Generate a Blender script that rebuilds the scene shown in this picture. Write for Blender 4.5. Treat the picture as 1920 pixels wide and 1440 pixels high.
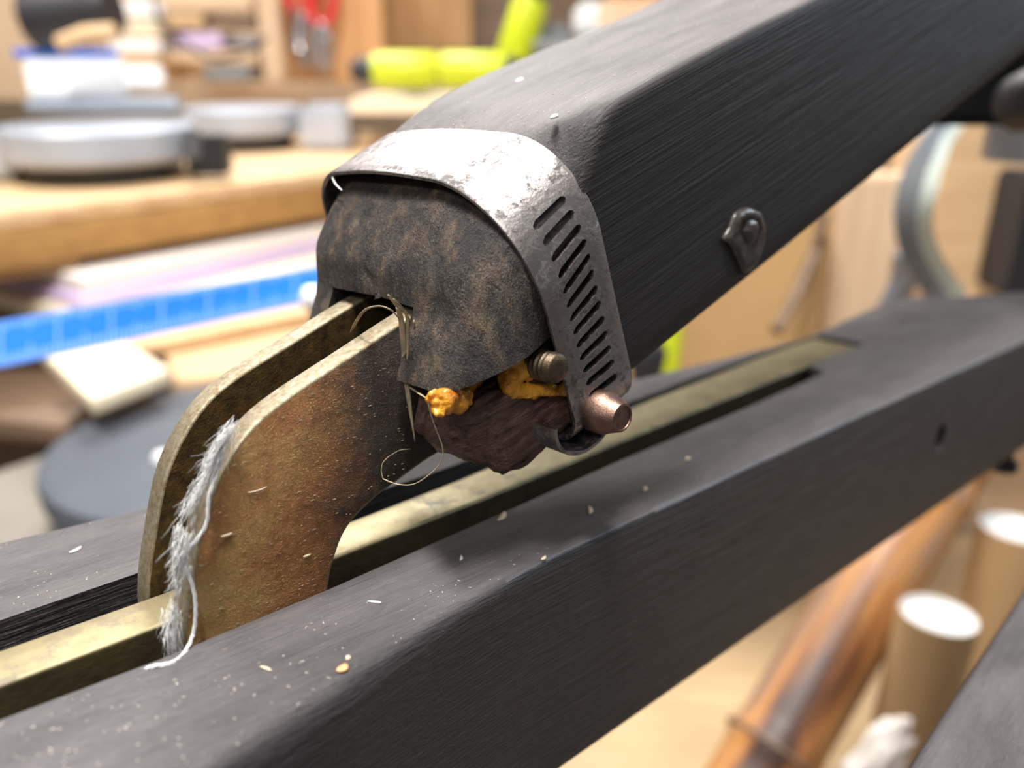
import bpy, bmesh, math, random
import numpy as np
from mathutils import Vector, Matrix, noise

random.seed(7)
scene = bpy.context.scene
COL = scene.collection
for o in list(bpy.data.objects):
    bpy.data.objects.remove(o, do_unlink=True)

# ------------------------------------------------------------------ camera, world, lights, exposure
FPX = 1600.0                       # focal length in pixels of a 1920-wide frame
S = 0.0005                         # one subject unit = half a millimetre
CAMZ = 0.05
PITCH = math.radians(21.5)
HF = Vector((.680, .733, 0)).normalized()      # horizontal forward
RT = Vector((HF.y, -HF.x, 0))                  # camera right
UPZ = Vector((0, 0, 1))
FW = HF * math.cos(PITCH) - UPZ * math.sin(PITCH)
UP = HF * math.sin(PITCH) + UPZ * math.cos(PITCH)
CAM = Vector((0, 0, CAMZ))

cd = bpy.data.cameras.new('camera')
cam = bpy.data.objects.new('camera', cd)
COL.objects.link(cam)
rot = Matrix((RT, UP, -FW)).transposed()
cam.matrix_world = Matrix.Translation(CAM) @ rot.to_4x4()
cd.sensor_width = 36.0
cd.lens = FPX / 1920 * 36
cd.clip_start = 0.005
cd.clip_end = 50
cd.dof.use_dof = True
cd.dof.focus_distance = 194 * S
cd.dof.aperture_fstop = 14.5
scene.camera = cam

w = bpy.data.worlds.new('world'); scene.world = w
w.use_nodes = True
bg = w.node_tree.nodes['Background']
bg.inputs[0].default_value = (1.0, .97, .93, 1)
bg.inputs[1].default_value = .085

def area(name, r, f, z, sx, sy, power, target, color=(1, .97, .93)):
    ld = bpy.data.lights.new(name, 'AREA'); ld.shape = 'RECTANGLE'
    ld.size = sx; ld.size_y = sy; ld.energy = power; ld.color = color
    o = bpy.data.objects.new(name, ld); COL.objects.link(o)
    p = RT * r + HF * f + UPZ * z
    t = RT * target[0] + HF * target[1] + UPZ * target[2]
    o.location = p
    o.rotation_euler = (t - p).to_track_quat('-Z', 'Y').to_euler()
    return o
area('ceiling_lamp_over_bench', -.35, 1.55, 1.05, .55, .25, 19, (0, .5, 0))
area('ceiling_lamp_overhead', -.08, .06, 1.10, .42, .15, 25, (0, .1, 0))
area('fill_behind_camera', -.45, -.80, .85, .7, .20, 5, (0, .1, 0))  # fill added behind the camera, stands for room bounce
area('fill_left_bench', -.80, .62, .95, .6, .20, 8, (-.5, .9, -.1))  # fill added on the left to brighten the bench
area('window_light_right', 1.25, .62, .62, .95, .40, 6, (0, .1, 0), (.78, .89, 1.0))

vs = scene.view_settings
vs.view_transform = 'Standard'; vs.look = 'None'; vs.gamma = 1
vs.use_curve_mapping = False
vs.exposure = .45

# ------------------------------------------------------------------ frames
# subject frame: x along the slotted beam, y across it (away), z up, in half millimetres,
# the whole linkage leans 5 degrees in the workshop
TILT = Matrix.Translation(CAM) @ Matrix.Rotation(math.radians(-5.0), 4, RT) @ Matrix.Translation(-CAM)
M_SUB = TILT @ Matrix.Scale(S, 4)
P0 = math.radians(16.5)
FW0 = HF * math.cos(P0) - UPZ * math.sin(P0)
UP0 = HF * math.sin(P0) + UPZ * math.cos(P0)
C0 = Vector((0, 0, 100))
def ray0(x, y): return FW0 + RT * ((x - 960) / FPX) - UP0 * ((y - 720) / FPX)
def ony(x, y, Y):
    d = ray0(x, y); return C0 + d * (Y / d.y)
def onz(x, y, z=0):
    d = ray0(x, y); return C0 + d * ((z - 100) / d.z)
# arm frame
AA = math.radians(20)
E1 = Vector((math.cos(AA), 0, math.sin(AA))); E3 = Vector((-math.sin(AA), 0, math.cos(AA)))
AO = Vector((130, 0, 63))
def arm(s, y, e): return AO + E1 * s + E3 * e + Vector((0, y, 0))
M_ARM = M_SUB @ Matrix.Translation(AO) @ Matrix.Rotation(-AA, 4, 'Y')
# workshop frame (metres): r to the right, f forward, z up
def W(r, f, z): return RT * r + HF * f + UPZ * z
M_BG = Matrix((RT, HF, UPZ)).transposed().to_4x4()
def rayw(x, y): return FW + RT * ((x - 960) / FPX) - UP * ((y - 720) / FPX)
def bgz(x, y, z):
    d = rayw(x, y); p = CAM + d * ((z - CAMZ) / d.z); return (p.dot(RT), p.dot(HF))
def bgf(x, y, f):
    d = rayw(x, y); p = CAM + d * (f / d.dot(HF)); return (p.dot(RT), p.z)

# ------------------------------------------------------------------ materials
def new_mat(name):
    m = bpy.data.materials.new(name); m.use_nodes = True
    nt = m.node_tree
    return m, nt, nt.nodes['Principled BSDF']
def N(nt, t, **kw):
    n = nt.nodes.new(t)
    for k, v in kw.items():
        if k in n.inputs: n.inputs[k].default_value = v
        else: setattr(n, k, v)
    return n
def coords(nt, scale=(1, 1, 1), loc=(0, 0, 0), rotz=(0, 0, 0)):
    tc = N(nt, 'ShaderNodeTexCoord'); mp = N(nt, 'ShaderNodeMapping')
    mp.inputs['Scale'].default_value = scale; mp.inputs['Location'].default_value = loc
    mp.inputs['Rotation'].default_value = rotz
    nt.links.new(tc.outputs['Object'], mp.inputs[0]); return mp.outputs[0]
def tnoise(nt, vec, scale, detail=4, rough=.6):
    n = N(nt, 'ShaderNodeTexNoise', Scale=scale, Detail=detail, Roughness=rough)
    nt.links.new(vec, n.inputs['Vector']); return n.outputs['Fac']
def ramp(nt, fac, stops):
    r = N(nt, 'ShaderNodeValToRGB'); el = r.color_ramp.elements
    while len(el) < len(stops): el.new(.5)
    for e, (p, c) in zip(el, stops):
        e.position = p; e.color = (c[0], c[1], c[2], 1) if len(c) == 3 else c
    nt.links.new(fac, r.inputs[0]); return r.outputs[0]
def mix(nt, fac, a, b, blend='MIX'):
    m = N(nt, 'ShaderNodeMix', data_type='RGBA', blend_type=blend)
    for i, v in ((0, fac), (6, a), (7, b)):
        if isinstance(v, (int, float)): m.inputs[i].default_value = v
        elif isinstance(v, tuple): m.inputs[i].default_value = (v[0], v[1], v[2], 1)
        else: nt.links.new(v, m.inputs[i])
    return m.outputs[2]
def bump(nt, b, h, strength, dist, prev=None):
    n = N(nt, 'ShaderNodeBump', Strength=strength, Distance=dist)
    nt.links.new(h, n.inputs['Height'])
    if prev is not None: nt.links.new(prev, n.inputs['Normal'])
    nt.links.new(n.outputs[0], b.inputs['Normal']); return n.outputs[0]
G = lambda v: (v, v, v)

def plain(name, col, rough=.5, metal=0, var=.12, scale=8.0, spec=.5):
    m, nt, b = new_mat(name)
    v = coords(nt)
    f = tnoise(nt, v, scale, 3)
    c0 = tuple(max(0, c * (1 - var)) for c in col); c1 = tuple(c * (1 + var) for c in col)
    nt.links.new(ramp(nt, f, [(.3, c0), (.7, c1)]), b.inputs['Base Color'])
    b.inputs['Roughness'].default_value = rough; b.inputs['Metallic'].default_value = metal
    b.inputs['Specular IOR Level'].default_value = spec
    return m

def black_wood(name, base=(.020, .017, .018), hi=(.050, .044, .045), rough=.5, dust=.5, grain=1.0, spec=.42):
    m, nt, b = new_mat(name)
    g = coords(nt, (.012, .35, .35)); f = tnoise(nt, g, 1.6, 6, .65)
    g2 = coords(nt, (.03, 1.2, 1.2)); f2 = tnoise(nt, g2, 1.3, 4, .6)
    big = tnoise(nt, coords(nt), .02, 3)
    c = ramp(nt, f, [(.3, base), (.72, hi)])
    c = mix(nt, ramp(nt, big, [(.4, G(0)), (.7, G(.5))]), c, (base[0] * 2.2, base[1] * 1.9, base[2] * 1.8))
    # shop dust that has settled on the level faces, in uneven patches
    tc = N(nt, 'ShaderNodeTexCoord'); sx = N(nt, 'ShaderNodeSeparateXYZ'); nt.links.new(tc.outputs['Normal'], sx.inputs[0])
    lvl = ramp(nt, sx.outputs[2], [(.55, G(.06)), (.95, G(1))])
    pt = tnoise(nt, coords(nt, (.35, 1, 1)), .06, 6, .65)
    film = ramp(nt, pt, [(.30, G(.10 * dust)), (.75, G(.30 * dust))])
    fm = N(nt, 'ShaderNodeMath', operation='MULTIPLY'); nt.links.new(film, fm.inputs[0]); nt.links.new(lvl, fm.inputs[1])
    c = mix(nt, fm.outputs[0], c, (.34, .31, .31))
    fl = tnoise(nt, coords(nt), 1.6, 2, .5)
    flm = ramp(nt, fl, [(.70, G(0)), (.76, G(.5 * dust))])
    fm2 = N(nt, 'ShaderNodeMath', operation='MULTIPLY'); nt.links.new(flm, fm2.inputs[0]); nt.links.new(lvl, fm2.inputs[1])
    c = mix(nt, fm2.outputs[0], c, (.45, .41, .37))
    nt.links.new(c, b.inputs['Base Color'])
    rgh = ramp(nt, f2, [(.2, G(rough - .08)), (.8, G(rough + .14))])
    rgh = mix(nt, ramp(nt, sx.outputs[2], [(.80, G(0)), (.97, G(.75 * min(1, dust)))]), rgh, (.68, .68, .68))
    nt.links.new(rgh, b.inputs['Roughness'])
    b.inputs['Specular IOR Level'].default_value = spec
    p = bump(nt, b, f2, .5 * grain, .0005)
    p = bump(nt, b, f, .45 * grain, .0008, p)
    bump(nt, b, tnoise(nt, coords(nt), .9, 3), .10, .0004, p)
    return m

def end_grain(name):
    # charred, dusty end of the arm
    m, nt, b = new_mat(name)
    v = coords(nt)
    f = tnoise(nt, coords(nt, (1, 1, .3)), .18, 6, .7)
    fine = tnoise(nt, v, 2.6, 3, .7)
    c = ramp(nt, f, [(.34, (.007, .005, .005)), (.5, (.026, .018, .015)), (.60, (.085, .056, .034)), (.72, (.17, .112, .06))])
    pat = ramp(nt, tnoise(nt, coords(nt, loc=(3, 9, 1)), .07, 5, .7), [(.42, G(0)), (.6, G(.7))])
    c = mix(nt, mix(nt, ramp(nt, fine, [(.5, G(0)), (.66, G(1))]), G(0), pat), c, (.24, .19, .145))
    nt.links.new(c, b.inputs['Base Color'])
    b.inputs['Roughness'].default_value = .62
    lines = tnoise(nt, coords(nt, (.05, .55, .03), (4, 2, 1)), 1.0, 3, .5)
    p = bump(nt, b, fine, .9, .0005)
    p = bump(nt, b, lines, .6, .0012, p)
    bump(nt, b, f, .7, .0020, p)
    return m

def rust_plate():
    m, nt, b = new_mat('rusty_brass_plate')
    v = coords(nt)
    f = tnoise(nt, v, .035, 5, .62)
    mid = tnoise(nt, coords(nt, loc=(31, 7, 3)), .11, 6, .7)
    fine = tnoise(nt, v, 3.0, 4, .65)
    c = ramp(nt, f, [(.30, (.18, .068, .022)), (.45, (.30, .125, .034)), (.58, (.33, .19, .055)), (.72, (.33, .23, .085))])
    # soot that spread from the joint down along the inner curve
    sx = N(nt, 'ShaderNodeSeparateXYZ'); nt.links.new(v, sx.inputs[0])
    gr = N(nt, 'ShaderNodeMath', operation='MULTIPLY_ADD'); gr.inputs[1].default_value = .022; gr.inputs[2].default_value = -1.82
    nt.links.new(sx.outputs[0], gr.inputs[0])
    ad = N(nt, 'ShaderNodeMath', operation='ADD'); nt.links.new(gr.outputs[0], ad.inputs[0]); nt.links.new(mid, ad.inputs[1])
    soot = ramp(nt, ad.outputs[0], [(.52, G(0)), (.92, G(.92))])
    spots = ramp(nt, mid, [(.60, G(0)), (.70, G(.85))])
    mx = N(nt, 'ShaderNodeMath', operation='MAXIMUM'); nt.links.new(soot, mx.inputs[0]); nt.links.new(spots, mx.inputs[1])
    c = mix(nt, mx.outputs[0], c, (.014, .011, .010))
    c = mix(nt, ramp(nt, fine, [(.63, G(0)), (.72, G(.7))]), c, (.34, .22, .11))
    nt.links.new(c, b.inputs['Base Color'])
    b.inputs['Metallic'].default_value = .4
    b.inputs['Roughness'].default_value = .36
    p = bump(nt, b, fine, 1.0, .0006)
    bump(nt, b, mid, .5, .0012, p)
    return m

def metal(name, c0, c1, rough=(.25, .5), scale=.12, bumpd=.0002, metallic=1.0, blot=None):
    m, nt, b = new_mat(name)
    v = coords(nt)
    f = tnoise(nt, v, scale, 6, .7)
    c = ramp(nt, f, [(.32, c0), (.68, c1)])
    rr = ramp(nt, f, [(.3, G(rough[1])), (.7, G(rough[0]))])
    if blot:
        bl = tnoise(nt, coords(nt, loc=(11, 5, 2)), blot[0], 8, .75)
        mk = ramp(nt, bl, [(blot[1], G(0)), (blot[1] + .07, G(blot[2]))])
        c = mix(nt, mk, c, blot[3])
        mt = N(nt, 'ShaderNodeMath', operation='SUBTRACT'); mt.inputs[0].default_value = metallic
        nt.links.new(mk, mt.inputs[1]); nt.links.new(mt.outputs[0], b.inputs['Metallic'])
    else:
        b.inputs['Metallic'].default_value = metallic
    nt.links.new(c, b.inputs['Base Color']); nt.links.new(rr, b.inputs['Roughness'])
    bump(nt, b, tnoise(nt, v, scale * 8, 3), .3, bumpd)
    return m

def lumber(name, c0, c1, scale=(2, 30, 30), rough=.6):
    m, nt, b = new_mat(name)
    f = tnoise(nt, coords(nt, scale), 2.0, 5, .6)
    nt.links.new(ramp(nt, f, [(.3, c0), (.7, c1)]), b.inputs['Base Color'])
    b.inputs['Roughness'].default_value = rough
    bump(nt, b, f, .15, .001)
    return m

MAT = dict(
    beam=black_wood('ebonised_beam_wood', base=(.009, .008, .0095), hi=(.026, .023, .026), rough=.36, dust=1.0, grain=1.35),
    arm=black_wood('ebonised_arm_wood', base=(.006, .005, .005), hi=(.020, .016, .0165), rough=.52, dust=1.35, grain=.7, spec=.28),
    worn_highlight_edge=black_wood('burnished_highlight_edge', base=(.040, .040, .046), hi=(.13, .13, .145), rough=.36, dust=.4, grain=1.2, spec=.6),  # paler edge wood: wear plus the edge highlight put into the colour
    nose=end_grain('charred_end_wood'),
    lip=black_wood('split_wood', base=(.030, .015, .012), hi=(.27, .155, .12), rough=.42, dust=.10, grain=2.0),
    plate=rust_plate(),
    plate_edge=metal('worn_plate_edge', (.17, .12, .055), (.40, .35, .26), (.38, .6), .6, .0006, .7, (.5, .55, .55, (.10, .08, .05))),
    bar=metal('brass_bar', (.15, .12, .065), (.33, .28, .155), (.42, .62), .025, .0002, .55, (.10, .53, .55, (.085, .065, .04))),
    band=metal('stainless_band', (.25, .215, .21), (.52, .49, .48), (.28, .46), .09, .0002, 1.0, (.28, .505, .85, (.034, .027, .025))),
    plate_dark=metal('dark_brass_plate', (.012, .009, .006), (.15, .10, .035), (.28, .5), .28, .0010, .6),  # darker brass tone for the far plate
    bar_side=metal('shaded_grimy_bar_flank', (.030, .022, .012), (.10, .075, .032), (.4, .6), .05, .0003, .5),  # grime, with the shade of the slot gap put into the colour
    copper=metal('copper_plated_screw', (.16, .095, .075), (.36, .23, .18), (.32, .5), .35),
    steel_dark=metal('dull_bolt_steel', (.07, .05, .032), (.17, .13, .085), (.32, .5), .4, .0002, .9),
)
m, nt, b = new_mat('amber_foam_glue')
v = coords(nt); f = tnoise(nt, v, .10, 4)
nt.links.new(ramp(nt, f, [(.35, (.30, .085, .006)), (.65, (.78, .36, .03))]), b.inputs['Base Color'])
b.inputs['Roughness'].default_value = .28; b.inputs['Subsurface Weight'].default_value = .35
b.inputs['Subsurface Scale'].default_value = .002; b.inputs['Subsurface Radius'].default_value = (1, .5, .1)
bump(nt, b, tnoise(nt, v, .5, 3), .5, .0008); MAT['glue'] = m
m, nt, b = new_mat('clear_resin'); v = coords(nt)
nt.links.new(ramp(nt, tnoise(nt, v, .1, 3), [(.3, (.028, .024, .022)), (.7, (.075, .062, .055))]), b.inputs['Base Color'])
b.inputs['Roughness'].default_value = .3
bump(nt, b, tnoise(nt, v, .25, 2), .4, .0006); MAT['resin'] = m
m, nt, b = new_mat('burn_mark_stain'); v = coords(nt)
MAT['straw'] = plain('dry_straw', (.38, .30, .19), .6, scale=.3, var=.35)
MAT['lint'] = plain('white_lint', (.66, .66, .66), .8, scale=.6, var=.15)
MAT['chip'] = plain('pale_wood_chip', (.62, .50, .36), .8, scale=.3, var=.25)
MAT['dust'] = plain('sawdust', (.46, .42, .38), .9, scale=.2, var=.3)
MAT['orange_chip'] = plain('orange_wood_chip', (.72, .36, .17), .8, scale=.3)
MAT['pine'] = lumber('pine', (.54, .34, .17), (.72, .51, .30))
MAT['pale_pine'] = lumber('pale_pine', (.78, .66, .46), (.90, .80, .62))
MAT['cedar'] = lumber('cedar_post', (.50, .24, .09), (.70, .38, .17), (30, 30, 2))
MAT['fascia'] = lumber('bench_edge_fir', (.29, .145, .042), (.42, .235, .075), (2, 30, 30))
MAT['brown_ply'] = lumber('brown_plywood', (.34, .17, .06), (.46, .25, .10), (30, 30, 2))
MAT['dark_ply'] = lumber('dark_board', (.12, .075, .045), (.22, .14, .09))
MAT['cardboard'] = plain('cardboard', (.52, .32, .14), .85, scale=5, var=.1)
MAT['pale_card'] = lumber('pale_fir_board', (.62, .43, .27), (.76, .57, .39), (30, 30, 2))
MAT['alu'] = plain('cast_aluminium', (.46, .50, .57), .42, .35, scale=9, var=.1)
MAT['white'] = plain('white_plastic', (.92, .92, .92), .45, var=.03)
MAT['blue'] = plain('blue_paint', (.006, .17, .75), .4, var=.06)
MAT['tick'] = plain('printed_scale_white', (.25, .45, .85), .5, var=.05)
MAT['black'] = plain('black_plastic', (.016, .016, .019), .5)
MAT['grey'] = plain('grey_plastic', (.22, .23, .24), .5)
MAT['pad'] = plain('charcoal_foam_pad', (.075, .085, .105), .62, scale=20, var=.1)
MAT['lime'] = plain('lime_plastic', (.58, .66, .02), .4, var=.06)
MAT['red'] = plain('red_rubber', (.62, .03, .03), .4)
MAT['chrome'] = plain('tool_steel', (.55, .56, .58), .22, .9, var=.05)
MAT['lilac'] = plain('lilac_foam', (.60, .48, .72), .7, var=.05)
MAT['foamwhite'] = plain('white_foam', (.82, .74, .68), .8, var=.04)
MAT['concrete'] = plain('shop_floor', (.20, .175, .15), .8, scale=6, var=.2)
MAT['plywood_floor'] = lumber('plywood_sheet', (.50, .34, .18), (.60, .43, .25), (3, 40, 3))
MAT['paper'] = plain('white_tube_lining', (.88, .88, .87), .7, var=.02)
MAT['kraft'] = plain('kraft_tube', (.46, .29, .14), .75, scale=12, var=.08)
MAT['tape'] = plain('steel_tape', (.26, .29, .35), .35, .3, var=.06)
MAT['tapeback'] = plain('tape_edge_green', (.60, .66, .58), .5, var=.04)
m, nt, b = new_mat('scorched_bamboo')
f = tnoise(nt, coords(nt, (22, 22, 2.2)), 2.0, 4, .6)
nt.links.new(ramp(nt, f, [(.38, (.055, .025, .018)), (.47, (.26, .10, .035)), (.56, (.50, .23, .07)), (.66, (.30, .19, .14)), (.78, (.55, .34, .15))]), b.inputs['Base Color'])
b.inputs['Roughness'].default_value = .45; MAT['bamboo'] = m

# ------------------------------------------------------------------ builders
def finish(o, mat, parent, smooth=True, world=None):
    mats = mat if isinstance(mat, (list, tuple)) else [mat]
    for m_ in mats: o.data.materials.append(MAT[m_] if isinstance(m_, str) else m_)
    if smooth:
        for p in o.data.polygons: p.use_smooth = True
    COL.objects.link(o)
    if parent is not None:
        o.parent = parent
        if world is not None:
            if parent.type == 'MESH': bpy.context.view_layer.update()
            o.matrix_parent_inverse = Matrix.Identity(4)
            o.matrix_basis = parent.matrix_world.inverted() @ world
    elif world is not None:
        o.matrix_world = world
    return o
def mesh_obj(name, verts, faces, mat, parent=None, smooth=True, world=None, mat_idx=None, sharp=None):
    me = bpy.data.meshes.new(name)
    me.from_pydata([tuple(v) for v in verts], [], faces); me.update()
    o = bpy.data.objects.new(name, me)
    if mat_idx:
        for p, i in zip(me.polygons, mat_idx): p.material_index = i
    finish(o, mat, parent, smooth, world)
    bm = bmesh.new(); bm.from_mesh(me); bmesh.ops.recalc_face_normals(bm, faces=bm.faces); bm.to_mesh(me); bm.free()
    if sharp is not None: me.set_sharp_from_angle(angle=math.radians(sharp))
    return o
def bm_obj(name, bm, mat, parent=None, smooth=True, world=None, sharp=35):
    me = bpy.data.meshes.new(name)
    bmesh.ops.recalc_face_normals(bm, faces=bm.faces)
    bm.to_mesh(me); bm.free()
    o = bpy.data.objects.new(name, me)
    finish(o, mat, parent, smooth, world)
    if smooth and sharp: me.set_sharp_from_angle(angle=math.radians(sharp))
    return o
def empty(name, mw):
    e = bpy.data.objects.new(name, None); COL.objects.link(e)
    e.empty_display_size = .01; e.matrix_world = mw
    return e
def tag(o, label, cat, group=None):
    o['label'] = label; o['category'] = cat
    if group: o['group'] = group
    return o
def struct(o): o['kind'] = 'structure'; return o

def rrect(y0, y1, z0, z1, rad, n=7, mid=6):
    """closed ring of (y,z): rounded rectangle, rad = (near-top, far-top, far-bottom, near-bottom)"""
    r1, r2, r3, r4 = rad
    pts = []
    def arc(cy, cz, r, a0):
        for i in range(n + 1):
            a = a0 - (math.pi / 2) * i / n
            pts.append((cy + r * math.cos(a), cz + r * math.sin(a)))
    def line(a, b_):
        for i in range(1, mid):
            t = i / mid; pts.append((a[0] + (b_[0] - a[0]) * t, a[1] + (b_[1] - a[1]) * t))
    arc(y0 + r1, z1 - r1, r1, math.pi); line(pts[-1], (y1 - r2, z1))
    arc(y1 - r2, z1 - r2, r2, math.pi / 2); line(pts[-1], (y1, z0 + r3))
    arc(y1 - r3, z0 + r3, r3, 0); line(pts[-1], (y0 + r4, z0))
    arc(y0 + r4, z0 + r4, r4, -math.pi / 2); line(pts[-1], (y0, z1 - r1))
    return pts
def loft(rings, closed_ends=True):
    n = len(rings[0]); verts = [p for r in rings for p in r]; faces = []
    for i in range(len(rings) - 1):
        for j in range(n):
            k = (j + 1) % n
            faces.append((i * n + j, i * n + k, (i + 1) * n + k, (i + 1) * n + j))
    if closed_ends:
        faces.append(tuple(range(n))); faces.append(tuple((len(rings) - 1) * n + j for j in range(n)))
    return verts, faces
def interp(tab, x):
    xs = [t[0] for t in tab]; return float(np.interp(x, xs, [t[1] for t in tab]))
def boolean(o, cutters, op='DIFFERENCE'):
    for c in cutters:
        md = o.modifiers.new('cut', 'BOOLEAN'); md.operation = op; md.object = c; md.solver = 'MANIFOLD'
    dg = bpy.context.evaluated_depsgraph_get()
    me = bpy.data.meshes.new_from_object(o.evaluated_get(dg))
    o.modifiers.clear(); old = o.data; o.data = me
    for c in cutters:
        d = c.data; bpy.data.objects.remove(c, do_unlink=True)
    return o
def prism(name, poly, a0, a1, mapf, mat, parent=None, world=None, bev=0, seg=2, mat_edge=False, smooth=True):
    """poly: 2-D outline; a0,a1 the extents along the extrusion; mapf(u,v,a)->point"""
    bm = bmesh.new()
    lo = [bm.verts.new(mapf(u, v, a0)) for u, v in poly]; hi = [bm.verts.new(mapf(u, v, a1)) for u, v in poly]
    caps = [bm.faces.new(lo), bm.faces.new(hi[::-1])]
    side = []
    n = len(poly)
    for i in range(n):
        k = (i + 1) % n; side.append(bm.faces.new((lo[i], lo[k], hi[k], hi[i])))
    if mat_edge:
        for f_ in side: f_.material_index = 1
    bmesh.ops.recalc_face_normals(bm, faces=bm.faces)
    if bev:
        es = set(e for f_ in caps for e in f_.edges)
        bmesh.ops.bevel(bm, geom=list(es), offset=bev, segments=seg, affect='EDGES', profile=.5, material=1 if mat_edge is True else -1)
    return bm_obj(name, bm, mat, parent, smooth, world, 40)
def smooth_curve(pts, n):
    """Catmull-Rom through 2-D/3-D points"""
    P = [np.array(p, float) for p in pts]; P = [2 * P[0] - P[1]] + P + [2 * P[-1] - P[-2]]
    out = []
    for i in range(1, len(P) - 2):
        for k in range(n):
            t = k / n; a, b_, c, d = P[i - 1], P[i], P[i + 1], P[i + 2]
            out.append(.5 * ((2 * b_) + (-a + c) * t + (2 * a - 5 * b_ + 4 * c - d) * t * t + (-a + 3 * b_ - 3 * c + d) * t ** 3))
    out.append(P[-2]); return out
def tube_geom(path, rad, seg=6, flat=1.0):
    V = []; F = []
    P = [Vector(p) for p in path]
    up = Vector((.3, .2, .93)); n = len(P)
    for i, p in enumerate(P):
        t = (P[min(i + 1, n - 1)] - P[max(i - 1, 0)]).normalized()
        a = t.cross(up)
        if a.length < 1e-4: a = t.cross(Vector((1, 0, 0)))
        a.normalize(); b_ = t.cross(a)
        r = rad(i / (n - 1)) if callable(rad) else rad
        for k in range(seg):
            g = 2 * math.pi * k / seg; V.append(p + a * (r * math.cos(g)) + b_ * (r * flat * math.sin(g)))
    for i in range(n - 1):
        for k in range(seg):
            l = (k + 1) % seg; F.append((i * seg + k, i * seg + l, (i + 1) * seg + l, (i + 1) * seg + k))
    F.append(tuple(range(seg))); F.append(tuple((n - 1) * seg + k for k in range(seg)))
    return V, F
def lathe(prof, seg=32):
    """profile (r, h) -> verts about local z"""
    V = []; F = []
    for r, h in prof:
        for k in range(seg):
            a = 2 * math.pi * k / seg; V.append((r * math.cos(a), r * math.sin(a), h))
    for i in range(len(prof) - 1):
        for k in range(seg):
            l = (k + 1) % seg; F.append((i * seg + k, i * seg + l, (i + 1) * seg + l, (i + 1) * seg + k))
    F.append(tuple(range(seg))); F.append(tuple((len(prof) - 1) * seg + k for k in range(seg)))
    return V, F
def merge(parts):
    V = []; F = []
    for v, f_ in parts:
        o = len(V); V += list(v); F += [tuple(i + o for i in q) for q in f_]
    return V, F
def vnoise(p, sc): return noise.noise(Vector(p) * sc)

# ================================================================== the slotted beam
beam = tag(empty('slotted_beam', M_SUB), 'black wooden beam with a long slot holding a brass bar, below the clamped arm', 'beam')
YN = [(-160, 104), (-40, 110), (20, 115.5), (43, 118.0), (70, 122), (100, 128), (129, 131.2), (253, 131.2), (470, 129.5), (1000, 127)]
YF = [(-160, 246), (38, 234), (73, 229.5), (271, 219), (390, 209), (430, 212), (460, 217), (514, 222), (545, 220), (567, 202), (620, 176), (700, 168), (1000, 165)]
rings = []
xs = list(np.concatenate([np.arange(-160, 700, 7.0), np.arange(700, 1001, 30.0)]))
for x in xs:
    yn, yf = interp(YN, x), interp(YF, x)
    rt = interp([(-160, 9), (60, 6), (110, 3.5), (150, 2.2), (400, 1.8)], x)
    ring = []
    for (y, z) in rrect(yn, yf, -67.5, 0, (rt, 3, 5, 5), 6, 8):
        d = .35 * vnoise((x * .02, y, z), .08)
        ring.append(Vector((x, y, z + (d if z > -10 else 0))))
    rings.append(ring)
V, F = loft(rings)
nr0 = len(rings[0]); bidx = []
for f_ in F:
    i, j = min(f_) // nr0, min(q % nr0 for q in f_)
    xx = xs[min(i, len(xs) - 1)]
    wn = len(f_) == 4 and (j in (2, 3, 4) if xx > 175 else j == 3 if xx > 118 else False) and max(q % nr0 for q in f_) <= 5  # edge faces that carry the painted highlight and wear
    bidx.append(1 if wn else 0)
body = mesh_obj('beam_body', V, F, ['beam', 'worn_highlight_edge'], beam, True, M_SUB, bidx)
bar_n = lambda x: interp([(-200, 168), (60, 168), (150, 170.5), (222, 175), (347, 180.5), (402, 182.5)], x)
bar_f = lambda x: interp([(-200, 182), (60, 181), (150, 186), (240, 195.5), (352, 204), (402, 206)], x)
near_slot = [(-200, 157), (20, 155.5), (48, 154.3), (87, 155), (140, 158.0), (195, 161.3), (270, 163.8), (340, 168.0)]
far_slot = [(356, 205.6), (300, 202.5), (247, 198.5), (150, 194), (56, 192.3), (29, 191.5), (-200, 194)]
slot = near_slot + [(346, bar_n(346) - 2.6), (404, bar_n(402) - 1.2), (404, bar_f(402) - 1.0), (356, 205.0)] + far_slot[1:]
cut1 = prism('cut', slot, -58, 20, lambda u, v, a: (u, v, a), 'beam', None, M_SUB)
Vc, Fc = lathe([(6.2, -20), (6.2, 25)], 24)
cut2 = mesh_obj('cut2', [Vector((377 + a * 0.8, 126 + c, -29 + b_)) for a, b_, c in Vc], Fc, 'beam', None, True, M_SUB)
bpy.context.view_layer.update()
boolean(body, [cut1, cut2]); body.data.set_sharp_from_angle(angle=math.radians(38))
bx_ = list(np.arange(-200, 403, 12))
poly = [(x, bar_n(x)) for x in bx_] + [(x, bar_f(x)) for x in bx_[::-1]]
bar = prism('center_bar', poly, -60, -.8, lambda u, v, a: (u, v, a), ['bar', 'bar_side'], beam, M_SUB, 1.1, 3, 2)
bar['label'] = 'pale brass bar set in the slot'
# bolt end under the far part of the beam
V, F = lathe([(4, 0), (4, 8), (7, 8), (7, 13), (5, 14)], 20)
p = ony(1888, 880, 134)
mesh_obj('bolt_end', [Vector((p.x + 4 + a, p.y + 3 + b_, -66 - c)) for a, b_, c in V], F, 'black', beam, True, M_SUB, sharp=35)

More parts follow.
